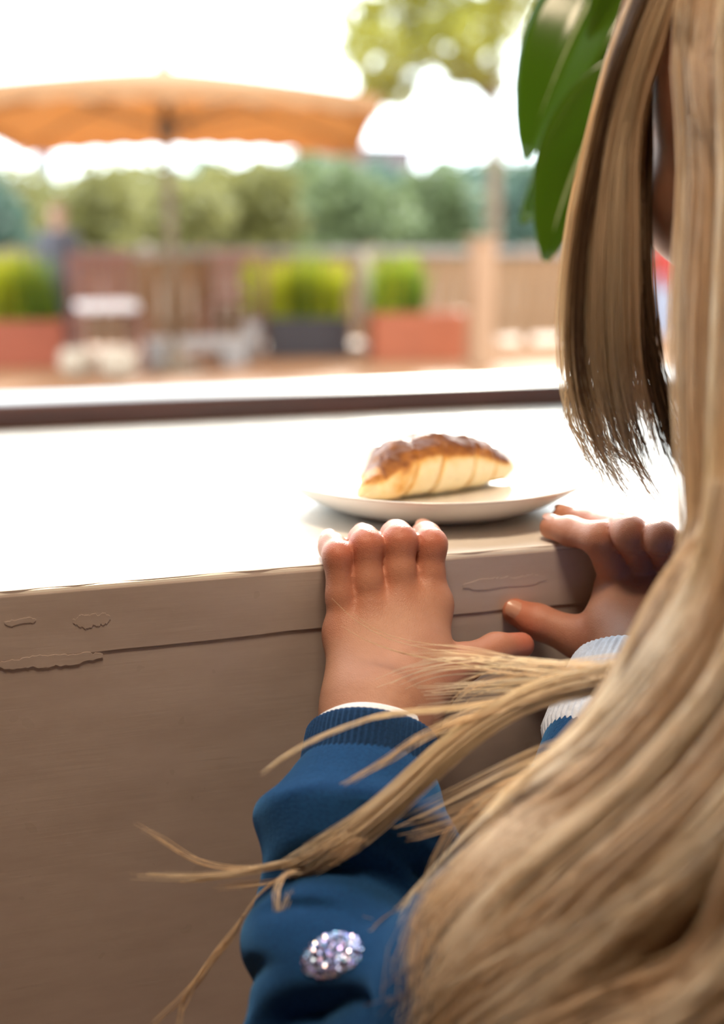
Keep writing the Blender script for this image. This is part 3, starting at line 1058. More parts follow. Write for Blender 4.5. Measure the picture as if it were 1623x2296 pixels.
    for k in range(850):
        a, rr = r.uniform(0, 6.28), math.sqrt(r.uniform())
        x, y = 744 + 68 * rr * math.cos(a), 2142 + 50 * rr * math.sin(a) - .22 * 68 * rr * math.cos(a)
        d_ = ray(x, y); dn = np.linalg.norm(d_); d_ = d_ / dn
        tt = .36
        for _ in range(40): tt += CLOTH.ev((CAM + d_ * tt)[None])[0] * .8
        p = CAM + d_ * tt
        _, g = CLOTH.grad(p[None])
        g = g[0] + r.normal(size=3) * .35; g /= np.linalg.norm(g)
        u = np.cross(g, [.3, .2, .9]); u /= np.linalg.norm(u); w_ = np.cross(g, u)
        b0 = len(vs)
        for q in range(6): vs.append(p + g * .0004 + (u * math.cos(q * PI / 3) + w_ * math.sin(q * PI / 3)) * .00046 - inv)
        fs.append([b0 + q for q in range(6)])
        hue += [r.uniform()] * 6
    me = raw_mesh('sequin_patch', np.array(vs), np.array(fs))
    me.polygons.foreach_set('use_smooth', np.zeros(len(fs), bool))
    float_attr(me, 'hue', hue)
    tag(link('sequin_patch', me, M['sequin'], sw), 'patch of iridescent glitter on the sleeve', kind='stuff')
    # ---- trousers and shoes
    T = Shape()
    for sx in (-1, 1):
        T.main.append(Prim(J['hip%d' % sx], J['kn%d' % sx], .064, .05, .03)); T.main.append(Prim(J['kn%d' % sx], J['fo%d' % sx] + [0, 0, .02], .048, .042, .02))
    T.main.append(Prim(J['pel'] + [-.05, 0, .06], J['pel'] + [.05, 0, .06], .07, .07, .03))
    me, V = T.mesh('trousers', (.2, .12, .02), (.56, .42, .62), .006)
    me.vertices.foreach_set('co', (V - inv).astype(np.float32).ravel())
    link('trousers', me, M['trouser'], root)
    for sx in (-1, 1):
        f = J['fo%d' % sx]
        T = Shape()
        T.main += [Prim([f[0], f[1] - .01, .04], [f[0], f[1] + .03, .04], .036, .036, .02), Prim([f[0], f[1] + .03, .036], [f[0], f[1] + .09, .032], .034, .03, .02)]
        T.post.append(lambda P, d: np.maximum(d, .012 - P[:, 2]))
        me, V = T.mesh('shoe', (f[0] - .06, f[1] - .07, -.01), (f[0] + .06, f[1] + .15, .1), .005)
        me.vertices.foreach_set('co', (V - inv).astype(np.float32).ravel())
        sh = link('shoe', me, M['shoe'], root)
        T = Shape(); T.main += [Prim([f[0], f[1] - .01, .02], [f[0], f[1] + .09, .02], .040, .035, .02)]
        T.post.append(lambda P, d: np.maximum(np.maximum(d, -P[:, 2]), P[:, 2] - .014))
        me, V = T.mesh('sole', (f[0] - .06, f[1] - .07, -.02), (f[0] + .06, f[1] + .15, .06), .005, False)
        me.vertices.foreach_set('co', (V - inv).astype(np.float32).ravel())
        link('sole', me, M['sole'], sh)
    hair(root, inv)

#==HAIR
def catmull(P, n):
    P = np.asarray(P, float)
    P = np.concatenate([[2 * P[0] - P[1]], P, [2 * P[-1] - P[-2]]])
    m = len(P) - 3
    t = np.linspace(0, m - 1e-6, n)
    i = t.astype(int); u = (t - i)[:, None]
    a, b, c, d = P[i], P[i + 1], P[i + 2], P[i + 3]
    return .5 * (2 * b + (c - a) * u + (2 * a - 5 * b + 4 * c - d) * u ** 2 + (3 * b - a - 3 * c + d) * u ** 3)
STR, TON, RADS = [], [], []
NP_ = 20
def clump(path, n, w0, w1, tone, tv=.18, rad=.00020, tipvar=.18, fray=0., seed=None, flat=1., curl=.0006):
    """a lock of n hairs round a guide path; w0/w1 are the lock's half-widths (m) at root and tip; fray opens the tip"""
    r = np.random.default_rng(seed if seed is not None else len(STR) + 17)
    g = catmull([at(*p) for p in path], 64)
    tg = np.gradient(g, axis=0); tg /= vlen(tg)[:, None]
    vd = g - CAM; vd /= vlen(vd)[:, None]
    sdv = np.cross(tg, vd); sdv /= vlen(sdv)[:, None]
    nv = np.cross(sdv, tg)
    s = np.linspace(0, 1, 64)
    for k in range(n):
        a, q = r.uniform(0, 6.28), math.sqrt(r.uniform())
        ox, oy = q * math.cos(a), q * math.sin(a) * flat
        dr = r.normal(size=2) * .22
        wid = w0 + (w1 - w0) * s
        f = 1 + fray * s ** 4 * 3
        p = g + sdv * ((ox + dr[0] * s) * wid * f)[:, None] + nv * ((oy + dr[1] * s * flat) * wid * f)[:, None]
        ph = r.uniform(0, 6.28, 3); fq = r.uniform(4, 11)
        p = p + np.stack([np.sin(fq * s + ph[0]), np.sin(fq * 1.2 * s + ph[1]), np.sin(fq * .9 * s + ph[2])], 1) * curl * np.clip(s * 4, 0, 1)[:, None]
        e = 1 - abs(r.normal()) * tipvar
        e = max(.25, e)
        ts = np.linspace(0, e, NP_) * 63
        i = np.minimum(ts.astype(int), 62); u = (ts - i)[:, None]
        STR.append(p[i] * (1 - u) + p[i + 1] * u)
        TON.append(np.clip(tone + r.normal() * tv, 0, 1))
        RADS.append(rad * r.uniform(.7, 1.3))
def hair(root, inv):
    C = clump
    # --- curtain of front hair that hangs past the face and bows over the plate
    for k in range(13):
        u = k / 12.
        x0, x1, x2, x3, x4 = 1425 + 95 * u, 1340 + 90 * u, 1262 + 145 * u, 1275 + 160 * u, 1345 + 130 * u
        d0 = .425 + .012 * math.sin(k * 2.1)
        end = 1090 + 60 * math.sin(k * 1.7) - 60 * (u > .6)
        C([(1640 + 60 * u, -420, d0 - .01), (x0, 0, d0), (x1, 270, d0 + .010), (x2 + 18, 560, d0 + .02), (x3, 850, d0 + .035), (x4 + 10, end, d0 + .055)],
          80, .0036, .0026, .72 + .24 * math.sin(k * 2.6) - .42 * (k % 4 == 2), .12, .00020, .20, .5, 100 + k, 1., .0003)
    # thin loose tips below the curtain, over the bright sill
    for k, (x, y, x2, y2) in enumerate([(1290, 860, 1405, 1130), (1310, 900, 1450, 1150), (1370, 900, 1490, 1130), (1340, 940, 1470, 1080), (1270, 880, 1350, 1080), (1400, 930, 1500, 1165)]):
        C([(1400 + 8 * k, 100, .43), (1300 + 15 * k, 500, .45), (x, y, .475), ((x + x2) / 2 - 12, (y + y2) / 2 + 10, .487), (x2, y2, .497)], 22, .0024, .0012, .42, .15, .00017, .10, .5, 140 + k)
    # locks inside, beside the gap; the shade on them is put into a dark tone
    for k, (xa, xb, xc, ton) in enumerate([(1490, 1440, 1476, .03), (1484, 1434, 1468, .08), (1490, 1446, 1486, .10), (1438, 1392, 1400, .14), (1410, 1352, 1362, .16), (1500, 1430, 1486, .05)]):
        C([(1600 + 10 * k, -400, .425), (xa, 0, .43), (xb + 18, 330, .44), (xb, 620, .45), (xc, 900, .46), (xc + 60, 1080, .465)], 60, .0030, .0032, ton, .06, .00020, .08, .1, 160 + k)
    # --- curtain on the right of the gap, running down on to the shoulder
    for k in range(16):
        u = k / 15.
        x0 = 1528 + 244 * u
        d0 = .405 - .050 * u + .008 * math.sin(k * 1.9)
        C([(1740 + 80 * u, -420, d0), (x0 + 10, 0, d0), (x0 + 6 + 22 * (1 - u), 330, d0), (x0 + 10 - 6 * u, 640, d0 - .002), (x0 + 15 - 45 * u, 900, d0 - .004), (1562 + 150 * u, 1150, d0 - .012), (1570 + 150 * u, 1330, d0 - .02), (1540 + 160 * u, 1520, d0 - .025)],
          120, .0050, .0060, .60 + .20 * math.sin(k * 2.2 + 1) - .22 * (k % 5 == 3) - .18 * (u > .5), .13, .00021, .05, 0., 200 + k)
    # --- mass that sweeps over the shoulder and upper arm to the lower left
    lanes = [  # start, middle points, end; depth start/end; strands; tone
        ([(1640, 1080, .380), (1590, 1330, .378), (1480, 1520, .385), (1300, 1690, .400), (1140, 1830, .415), (1085, 1980, .422), (1060, 2150, .422), (1035, 2380, .415)], 165, 0.0086, 0.0072, 0.85),
        ([(1690, 1100, .370), (1640, 1360, .366), (1520, 1570, .372), (1340, 1760, .385), (1180, 1900, .400), (1100, 2060, .408), (1050, 2240, .408), (995, 2460, .40)], 187, 0.0094, 0.0086, 0.62),
        ([(1740, 1150, .360), (1690, 1440, .355), (1570, 1640, .360), (1380, 1830, .372), (1170, 2010, .388), (1080, 2170, .398), (1025, 2330, .398), (975, 2500, .395)], 201, 0.0094, 0.0086, 0.80),
        ([(1790, 1250, .350), (1740, 1530, .346), (1610, 1740, .350), (1420, 1920, .360), (1240, 2090, .375), (1105, 2230, .386), (995, 2380, .388)], 201, 0.0094, 0.0094, 0.66),
        ([(1840, 1350, .342), (1780, 1620, .338), (1640, 1840, .342), (1490, 1990, .350), (1285, 2140, .365), (1025, 2330, .380)], 187, 0.0086, 0.0086, 0.86),
        ([(1870, 1500, .335), (1800, 1750, .330), (1680, 1940, .334), (1580, 2160, .342), (1405, 2250, .352), (1135, 2380, .365)], 144, 0.0062, 0.0072, 0.60),
        ([(1900, 1640, .325), (1820, 1900, .322), (1730, 2080, .326), (1600, 2230, .334), (1435, 2340, .345), (1195, 2470, .355)], 187, 0.0078, 0.0086, 0.84),
        ([(1930, 1760, .318), (1860, 2020, .316), (1800, 2220, .320), (1675, 2360, .328), (1495, 2480, .338)], 158, 0.0086, 0.0086, 0.70),
    ]
    for k, (p, n, w0, w1, tn) in enumerate(lanes):
        p = [(x, y, d - .014 - .022 * (1 - i / (len(p) - 1))) for i, (x, y, d) in enumerate(p)]
        C(p, n, w0 * .8, w1 * .8, tn, .16, .00024, .22, .4, 300 + k, .6, .0010)
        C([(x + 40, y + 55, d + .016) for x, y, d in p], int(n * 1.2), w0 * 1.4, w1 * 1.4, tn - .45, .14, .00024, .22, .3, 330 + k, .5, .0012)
    # extra bright ridges and dark partings in the mass
    for k, (x, y, d) in enumerate([(1500, 1500, .372), (1600, 1640, .352), (1560, 1820, .344), (1640, 1960, .332), (1500, 2060, .342), (1650, 2120, .322), (1660, 1460, .36)]):
        C([(x + 160, y - 300, d - .002), (x + 60, y - 90, d - .004), (x - 60, y + 50, d - .002), (x - 240, y + 200, d + .006), (x - 430, y + 330, d + .014)], 70, .0034, .0030, .80, .10, .0002, .16, .2, 360 + k, .6)
    # --- the long bright lock blown across the sleeve, and its thin ends
    C([(1640, 1330, 0.385), (1560, 1440, 0.400), (1420, 1508, 0.420), (1210, 1552, 0.434), (1040, 1652, 0.428), (890, 1790, 0.432), (770, 1888, 0.440), (640, 1958, 0.446)], 230, .0056, .0036, .95, .10, .00019, .05, .15, 401, .7, .0004)
    C([(1300, 1530, 0.430), (1100, 1606, 0.430), (930, 1745, 0.430), (800, 1862, 0.438), (690, 1918, 0.443), (560, 1952, 0.448), (430, 1968, 0.451), (290, 1962, 0.454)], 17, .0019, .0012, .92, .08, .00019, .04, .1, 402, 1, .0003)
    C([(1200, 1560, 0.434), (1000, 1690, 0.426), (850, 1825, 0.436), (720, 1900, 0.444), (600, 1948, 0.449), (500, 1966, 0.452), (395, 1978, 0.454)], 13, .0017, .0011, .85, .08, .00019, .04, .1, 403, 1, .0003)
    C([(1100, 1610, 0.430), (930, 1770, 0.432), (780, 1900, 0.440), (640, 1972, 0.447), (480, 1990, 0.451)], 14, .0014, .0008, .7, .08, .00018, .05, .1, 404)
    C([(800, 1890, 0.440), (700, 1935, 0.444), (520, 1948, 0.450), (430, 1925, 0.452), (360, 1880, 0.454), (300, 1845, 0.456)], 7, .0012, .0008, .66, .06, .00017, .06, 0, 405)
    C([(800, 1880, 0.438), (735, 1915, 0.440), (695, 1965, 0.442), (682, 2030, 0.442), (692, 2078, 0.442)], 14, .0013, .0008, .75, .08, .00018, .05, .2, 406)
    C([(760, 1930, 0.440), (680, 1975, 0.444), (600, 2022, 0.448), (500, 2120, 0.450), (430, 2215, 0.450), (330, 2310, 0.448)], 9, .0015, .0011, .7, .07, .00018, .04, .1, 407)
    C([(560, 2060, 0.448), (470, 2160, 0.450), (418, 2235, 0.450), (400, 2310, 0.448)], 10, .0012, .0008, .7, .07, .00018, .04, .1, 408)
    C([(1380, 1545, 0.425), (1180, 1565, 0.434), (1000, 1592, 0.428), (860, 1605, 0.430), (740, 1645, 0.436), (650, 1690, 0.440), (583, 1738, 0.443)], 11, .0015, .0009, .9, .06, .00018, .03, .1, 409)
    C([(1250, 1560, 0.434), (1060, 1610, 0.428), (950, 1650, 0.430), (860, 1710, 0.436), (765, 1762, 0.440)], 14, .0014, .0008, .75, .08, .00018, .05, .2, 410)
    # --- hairs drifting over the wrist
    for k, (pp, n, tn) in enumerate([
        ([(1640, 1400, .40), (1450, 1500, .42), (1260, 1530, .44), (1080, 1545, .46), (930, 1556, .475)], 46, .72),
        ([(1620, 1420, .40), (1400, 1505, .42), (1200, 1500, .445), (1040, 1478, .465), (900, 1482, .48)], 36, .55),
        ([(1600, 1440, .40), (1380, 1500, .43), (1180, 1490, .455), (1020, 1490, .47), (930, 1506, .48), (855, 1538, .487)], 18, .62),
        ([(1500, 1480, .42), (1250, 1500, .45), (1050, 1475, .475), (900, 1448, .49), (800, 1405, .496), (728, 1345, .50)], 7, .45),
        ([(1560, 1450, .41), (1330, 1535, .43), (1160, 1580, .445), (1040, 1605, .455), (965, 1640, .46)], 30, .5),
        ([(1540, 1460, .41), (1300, 1490, .44), (1140, 1510, .455), (1040, 1540, .465), (990, 1590, .47)], 26, .35)]):
        C(pp, int(n * .6), .0050, .0022, tn + .25, .12, .00017, .12, .6, 420 + k)
    # --- thin sprays between the lock and the mass
    for k, (pp, n, tn) in enumerate([
        ([(1560, 1520, 0.400), (1330, 1640, 0.420), (1180, 1700, 0.410), (1010, 1785, 0.425), (880, 1846, 0.434)], 16, .6),
        ([(1500, 1600, 0.400), (1280, 1720, 0.420), (1130, 1790, 0.410), (980, 1850, 0.425), (850, 1880, 0.434)], 16, .45),
        ([(1400, 1700, 0.400), (1180, 1760, 0.420), (1060, 1830, 0.415), (990, 1930, 0.422), (955, 2050, 0.425)], 30, .4),
        ([(1350, 1750, 0.400), (1150, 1850, 0.420), (1050, 1950, 0.415), (985, 2080, 0.413), (950, 2180, 0.415)], 60, .5),
        ([(1300, 1850, 0.400), (1120, 1950, 0.420), (1000, 2090, 0.420), (900, 2120, 0.415), (820, 2060, 0.420)], 8, .35),
        ([(1200, 2050, 0.400), (1060, 2110, 0.415), (960, 2180, 0.425), (880, 2260, 0.420), (820, 2330, 0.420)], 60, .6),
        ([(1150, 2100, 0.400), (1000, 2160, 0.425), (900, 2150, 0.410), (840, 2125, 0.417)], 7, .4)]):
        C(pp, n, .0046, .0030, tn + .25, .14, .00018, .2, .15, 440 + k, 1., .0003)
    # --- hair over the rest of the head and down the back: follows gravity outside the body
    hp, hf, hr, hu = CH['hp'], CH['hf'], CH['hr'], CH['hu']
    r = np.random.default_rng(77)
    P, base = [], []
    while len(P) < 2300:
        v = r.normal(size=3); v /= np.linalg.norm(v)
        if v[2] < -.25 or v[1] > .55 or (v[1] > .25 and v[2] < .45): continue
        P.append(hp(v[0] * .070, -.008 + v[1] * .086, .022 + v[2] * .075)); base.append(v)
    P = np.array(P)
    both = lambda Q: np.minimum(BODY.ev(Q), CLOTH.ev(Q))
    tr_ = [P.copy()]
    part = hp(0, 0, .1)
    off = r.uniform(.003, .012, len(P))
    for s in range(NP_ - 1):
        step = .021
        side = (P - CH['head']); side = side - hu * (side @ hu)[:, None]; side /= np.maximum(vlen(side), 1e-6)[:, None]
        k = max(0, 1 - s / 3.)
        dirv = side * k + np.array([0, 0, -1.])
        dirv /= vlen(dirv)[:, None]
        P = P + dirv * step
        for _ in range(2):
            d0 = both(P)
            g = np.stack([both(P + np.eye(3)[i] * .002) - d0 for i in range(3)], 1)
            g /= np.maximum(vlen(g), 1e-9)[:, None]
            P = P + g * np.maximum(off - d0, 0)[:, None]
        tr_.append(P.copy())
    tr_ = np.stack(tr_, 1)
    # shorten the ones that would hang across the hands' side of the body
    q = tr_ - CAM
    for i in range(len(tr_)):
        # the side towards the plate is combed by hand above: hairs there stay short on the scalp
        bad = np.nonzero(W / 2 + (q[i] @ RGT) / (q[i] @ FWD) * F < 1650)[0]
        st = tr_[i]
        if len(bad):
            if bad[0] < 3: continue
            x = np.linspace(0, bad[0] - 1, NP_); k0 = np.minimum(x.astype(int), NP_ - 2); u = (x - k0)[:, None]
            st = st[k0] * (1 - u) + st[k0 + 1] * u
        STR.append(st); TON.append(np.clip(.42 + r.normal() * .16, 0, 1)); RADS.append(.00035)
    # ---- one mesh of three-sided hairs
    S = np.stack(STR); n = len(S); ton = np.array(TON); rad = np.array(RADS)
    # keep hairs outside body and clothes
    flat = S.reshape(-1, 3)
    near = np.nonzero((flat[:, 2] < 1.2))[0]
    for ch0 in range(0, len(near), 60000):
        ii = near[ch0:ch0 + 60000]
        Q = flat[ii]
        d0 = both(Q)
        b = d0 < .0015
        if b.any():
            Qb = Q[b]
            db = d0[b]
            g = np.stack([both(Qb + np.eye(3)[i] * .001) - db for i in range(3)], 1)
            g /= np.maximum(vlen(g), 1e-9)[:, None]
            flat[ii[b]] = Qb + g * np.clip(.0015 - db, 0, .06)[:, None]
    S = flat.reshape(n, NP_, 3)
    S[:, 1:-1] = S[:, 1:-1] * .5 + (S[:, :-2] + S[:, 2:]) * .25
    T = np.gradient(S, axis=1)
    T /= np.maximum(np.linalg.norm(T, axis=2, keepdims=True), 1e-9)
    ref = np.array([.31, .17, .93])
    A = np.cross(T, ref); A /= np.maximum(np.linalg.norm(A, axis=2, keepdims=True), 1e-9)
    B = np.cross(T, A)
    prof = np.interp(np.linspace(0, 1, NP_), [0, .75, 1], [1., .9, .35])
    R_ = (rad[:, None] * prof[None])[..., None]
    V = np.stack([S + (A * math.cos(a) + B * math.sin(a)) * R_ for a in (0, 2 * PI / 3, 4 * PI / 3)], 2)   # n,NP,3,3
    idx = np.arange(n * NP_ * 3).reshape(n, NP_, 3)
    Q = []
    for k in range(3):
        k2 = (k + 1) % 3
        Q.append(np.stack([idx[:, :-1, k], idx[:, :-1, k2], idx[:, 1:, k2], idx[:, 1:, k]], -1).reshape(-1, 4))
    me = raw_mesh('hair', V.reshape(-1, 3) - inv, np.concatenate(Q))
    float_attr(me, 'tone', np.repeat(ton, NP_ * 3))
    tag(link('hair', me, M['hair'], root), 'long dark blond hair, loose and windblown', kind='stuff')
child()
#==PLANT
def leaf(name, base, tip, width, nrm, mat, parent, rib, bend=.02, fold=.25, off=(0, 0, 0), n=14, wave=.0):
    """one large leaf: blade with a folded, bowed surface and its own raised midrib"""
    base, tip, nrm = map(lambda v: np.array(v, float), (base, tip, nrm))
    ax = tip - base; L = np.linalg.norm(ax); ax /= L
    nrm = nrm - ax * (nrm @ ax); nrm /= np.linalg.norm(nrm)
    sd = np.cross(ax, nrm)
    off = np.array(off, float)
    us = np.linspace(0, 1, n)
    vs = np.linspace(-1, 1, 9)
    V = []
    for u in us:
        w = width * (np.sin(PI * min(1, u * .97 + .02) ** .8)) ** .75 + .0008
        c = base + ax * L * u + nrm * bend * math.sin(PI * u)
        for v in vs:
            V.append(c + sd * w * v * math.cos(fold) + nrm * (abs(v) * w * math.sin(fold) + wave * math.sin(u * 14 + v) * abs(v)) - off)
    V = np.array(V)
    i, j = np.meshgrid(np.arange(n - 1), np.arange(8), indexing='ij')
    a = (i * 9 + j).ravel()
    Q = np.stack([a, a + 1, a + 10, a + 9], 1)
    me = raw_mesh(name, V, Q)
    o = link(name, me, mat, parent)
    so = o.modifiers.new('thick', 'SOLIDIFY'); so.thickness = .0008; so.offset = 0
    if rib:
        pts = [base + ax * L * u + nrm * (bend * math.sin(PI * u) - .0006) - off for u in np.linspace(0, .97, 10)]
        tube_obj('midrib', pts, [.0030 * (1 - .75 * k / 9) for k in range(10)], rib, o, 6)
    return o
def house_plant():
    base = np.array([.62, .80, SZ])
    root = empty('potted_plant', base)
    tag(root, 'potted plant with big hanging green leaves at the window, behind the hair', 'plant')
    bm = bmesh.new()
    lathe(bm, [(0, 0), (.052, 0), (.056, .004), (.070, .095), (.076, .096), (.077, .118), (.072, .118), (.069, .10), (0, .10)], 40)
    bmesh.ops.recalc_face_normals(bm, faces=bm.faces)
    from_bm('pot', bm, M['pot'], root, True)
    bm = bmesh.new()
    lathe(bm, [(.0695, .1005), (.04, .106), (0, .108)], 24)
    from_bm('soil', bm, M['soil'], root, True)
    st = [np.array([0, 0, .10]), np.array([-.02, .0, .25]), np.array([-.06, -.01, .36]), np.array([-.12, -.02, .44])]
    tube_obj('stem', catmull(st, 14), [.007 - .0003 * k for k in range(14)], M['midrib'], root, 8)
    top = base + st[-1]
    out = np.array(CAM - at(1270, 300, .80)); out /= np.linalg.norm(out)
    L = lambda b, t, w, n_, **k: leaf('leaf', b, t, w, n_, M['plant_leaf'], root, M['midrib'], off=base, **k)
    side = RGT
    L(at(1420, 130, .76), at(1222, 585, .775), .030, out + side * .75 + [0, 0, .3], bend=-.012, fold=-.25)
    L(at(1392, -120, .80), at(1178, 355, .81), .033, out - side * .35 + [0, 0, .25], bend=.012, fold=.28)
    L(at(1470, -140, .79), at(1330, 190, .80), .030, out + side * .2, bend=.01, fold=.2)
    L(at(1452, 210, .82), at(1168, 500, .85), .022, out - side * .2 + [0, 0, .5], bend=.016, fold=.2)
    L(at(1560, 0, .84), at(1420, 420, .86), .036, out, bend=.012, fold=.25)
    L(at(1400, -160, .85), at(1150, -260, .86), .03, out + [0, 0, .6], bend=.02, fold=.25)
    L(at(1600, -150, .88), at(1760, 200, .90), .036, out + [0, 0, .3], bend=.02, fold=.25)
    L(top + [.03, 0, .0], top + [.16, .03, -.10], .04, [.2, -.5, .8], bend=.02)
    for q in ((1420, 130, .76), (1392, -120, .80), (1470, -140, .79), (1452, 210, .82), (1560, 0, .84), (1400, -160, .85), (1600, -150, .88)):
        p = at(*q) - base
        a = st[2] * .3 + st[3] * .7
        tube_obj('leaf_stalk', catmull([a, (a + p) / 2 + np.array([0, 0, .03]), p], 8), .0026, M['midrib'], root, 6)
house_plant()

#==OUTDOORS
def blob_leaves(name, centers, n, size, mat, parent, off, seed, squash=.85):
    """a crown: many small leaf quads scattered through a cluster of overlapping balls"""
    r = np.random.default_rng(seed)
    cs = np.array([c[:3] for c in centers]); rs = np.array([c[3] for c in centers])
    k = r.choice(len(cs), n, p=rs ** 2 / (rs ** 2).sum())
    v = r.normal(size=(n, 3)); v /= vlen(v)[:, None]
    p = cs[k] + v * (rs[k] * r.uniform(.35, 1., n) ** .5)[:, None] * np.array([1, 1, squash])
    a = r.normal(size=(n, 3)); a /= vlen(a)[:, None]
    b = np.cross(a, r.normal(size=(n, 3))); b /= vlen(b)[:, None]
    s = size * r.uniform(.6, 1.3, n)[:, None]
    V = np.stack([p - a * s, p + b * s * .45, p + a * s, p - b * s * .45], 1).reshape(-1, 3) - off
    Q = np.arange(n * 4).reshape(n, 4)
    me = raw_mesh(name, V, Q)
    me.polygons.foreach_set('use_smooth', np.zeros(n, bool))
    o = link(name, me, mat, parent)
    tag(o, kind='stuff')
    return o
def grass_blades(name, lo, hi, hgt, n, mat, parent, seed, wid=.012):
    r = np.random.default_rng(seed)
    V, Q = [], []
    for i in range(n):
        x, y = r.uniform(lo[0], hi[0]), r.uniform(lo[1], hi[1])
        h = hgt * r.uniform(.35, 1.08)
        a = r.uniform(0, PI); dx, dy = math.cos(a) * wid, math.sin(a) * wid
        lx, ly = r.normal() * .12 * h, r.normal() * .12 * h
        b = len(V)
        for t_ in (0, .55, 1):
            w = 1 - .8 * t_ ** 2
            V += [(x - dx * w + lx * t_ ** 2, y - dy * w + ly * t_ ** 2, lo[2] + h * t_), (x + dx * w + lx * t_ ** 2, y + dy * w + ly * t_ ** 2, lo[2] + h * t_)]
        Q += [(b, b + 1, b + 3, b + 2), (b + 2, b + 3, b + 5, b + 4)]
    return tag(link(name, raw_mesh(name, np.array(V), np.array(Q)), mat, parent), kind='stuff')
def gpt(x, y): return onz(x, y, 0)
YF = 10.3                                        # fence line
def outdoors():
    # ground, terrace boards
    bm = bmesh.new(); box(bm, (-220, 12.5, -.3), (300, 420, -.02))
    tag(from_bm('ground_1', bm, M['ground']), 'pale ground beyond the terrace fence', 'ground', kind='structure')
    dk = empty('terrace_floor', (0, 1.2, 0)); tag(dk, 'orange brown wooden terrace boards outside the window', 'terrace', kind='structure')
    me = None
    y = 1.2
    while y < 12.4:
        if me is None:
            o = box_obj('plank', (-7, 0, -.03), (13, .145, 0), M['deck'], dk, .003); me = o.data
        else: o = link('plank', me, None, dk)
        o.location.y = y - 1.2
        y += .152
    # fence with boards, posts and a weathered rail
    fe = empty('wooden_fence', (2.5, YF, 0))
    tag(fe, 'low brown wooden board fence with pale top rail along the terrace edge', 'fence')
    mb = mp = None
    r = np.random.default_rng(5)
    for i in range(88):
        if mb is None: o = box_obj('board', (-.058, -.011, .06), (.058, .011, .80), M['fence'], fe, .003); mb = o.data
        else: o = link('board', mb, None, fe)
        o.location = (-5.5 + i * .126, r.normal() * .002, r.normal() * .006)
    for i in range(8):
        if mp is None: o = box_obj('post', (-.045, .02, 0), (.045, .10, .90), M['fence'], fe, .005); mp = o.data
        else: o = link('post', mp, None, fe)
        o.location = (-5.5 + i * 1.57, 0, 0)
    box_obj('top_rail', (-5.6, -.05, .815), (5.6, .12, .875), M['rail'], fe, .006)
    box_obj('lower_rail', (-5.6, .012, .18), (5.6, .05, .26), M['fence'], fe, .004)
    # planters
    def planter(name, x0, x1, yb, yt, depth, mat, label, blades):
        a, b = gpt(x0, yb), gpt(x1, yb - (x1 - x0) * .012)
        c = (a + b) / 2
        d = (c - CAM) @ FWD
        w = np.linalg.norm(b - a); h = (yb - yt) * d / F
        root = empty(name, (c[0], c[1] + depth / 2, 0), math.radians(-9))
        tag(root, label, 'planter', 'planters along the fence')
        t_ = .03
        for lo, hi in (((-w / 2, -depth / 2, 0), (w / 2, -depth / 2 + t_, h)), ((-w / 2, depth / 2 - t_, 0), (w / 2, depth / 2, h)),
                       ((-w / 2, -depth / 2 + t_, 0), (-w / 2 + t_, depth / 2 - t_, h)), ((w / 2 - t_, -depth / 2 + t_, 0), (w / 2, depth / 2 - t_, h))):
            box_obj('side_panel', lo, hi, mat, root, .006)
        box_obj('soil', (-w / 2 + t_, -depth / 2 + t_, 0), (w / 2 - t_, depth / 2 - t_, h - .04), M['soil'], root, 0)
        for k, (u0, u1, hh, n, m) in enumerate(blades):
            grass_blades('grass_clump', ((u0 - .5) * w, -depth / 2 + .05, h - .05), ((u1 - .5) * w, depth / 2 - .05, 0), hh, n, m, root, 50 + k + int(x0) % 40, .016)
    planter('planter', -95, 152, 828, 722, .36, M['red_planter'], 'red planter box with tall grass, beside the wooden chair', [(.1, .72, .55, 260, M['blade_y']), (.5, .93, .50, 190, M['blade_g'])])
    planter('planter', 612, 795, 803, 715, .42, M['dark_planter'], 'charcoal planter box with tall yellow-green grass', [(.05, .95, .50, 380, M['blade_y']), (.3, .62, .62, 70, M['blade_g'])])
    planter('planter', 848, 1056, 812, 704, .42, M['orange_planter'], 'orange-red planter box with green grass, next to the pale post', [(.03, .56, .48, 330, M['blade_g']), (.1, .5, .5, 120, M['blade_y'])])
    # small light shrub left of the charcoal planter
    p = gpt(580, 812)
    sh = empty('potted_shrub', (p[0], p[1] + .25, 0)); tag(sh, 'slim light green shrub in a pale pot left of the charcoal planter', 'plant')
    bm = bmesh.new(); lathe(bm, [(0, 0), (.05, 0), (.065, .30), (.05, .30), (0, .27)], 20); bmesh.ops.recalc_face_normals(bm, faces=bm.faces)
    from_bm('pot', bm, M['concrete'], sh, True)
    tube_obj('stem', [(0, 0, .27), (.01, 0, .5), (0, .01, .7)], .008, M['bark'], sh, 6)
    blob_leaves('foliage', [(0, 0, .46, .08), (.01, 0, .60, .09), (0, 0, .72, .07)], 260, .03, M['blade_y'], sh, np.zeros(3), 61)
    # chairs
    def chair(px, py, rz, mat, label, cushion, w=.43, h=.86):
        p = gpt(px, py)
        root = empty('terrace_chair', (p[0], p[1], 0), rz)
        tag(root, label, 'chair', 'terrace chairs')
        hw = w / 2
        for sx in (-1, 1):
            box_obj('leg', (sx * hw - .02, -.21, 0), (sx * hw + .02, -.17, .43), mat, root, .004)
            box_obj('leg', (sx * hw - .02, .17, 0), (sx * hw + .02, .21, h), mat, root, .004)
            box_obj('seat_rail', (sx * hw - .015, -.17, .38), (sx * hw + .015, .17, .425), mat, root, .003)
        for k in range(6): box_obj('seat_slat', (-hw + .02, -.20 + k * .064, .425), (hw - .02, -.148 + k * .064, .443), mat, root, .003)
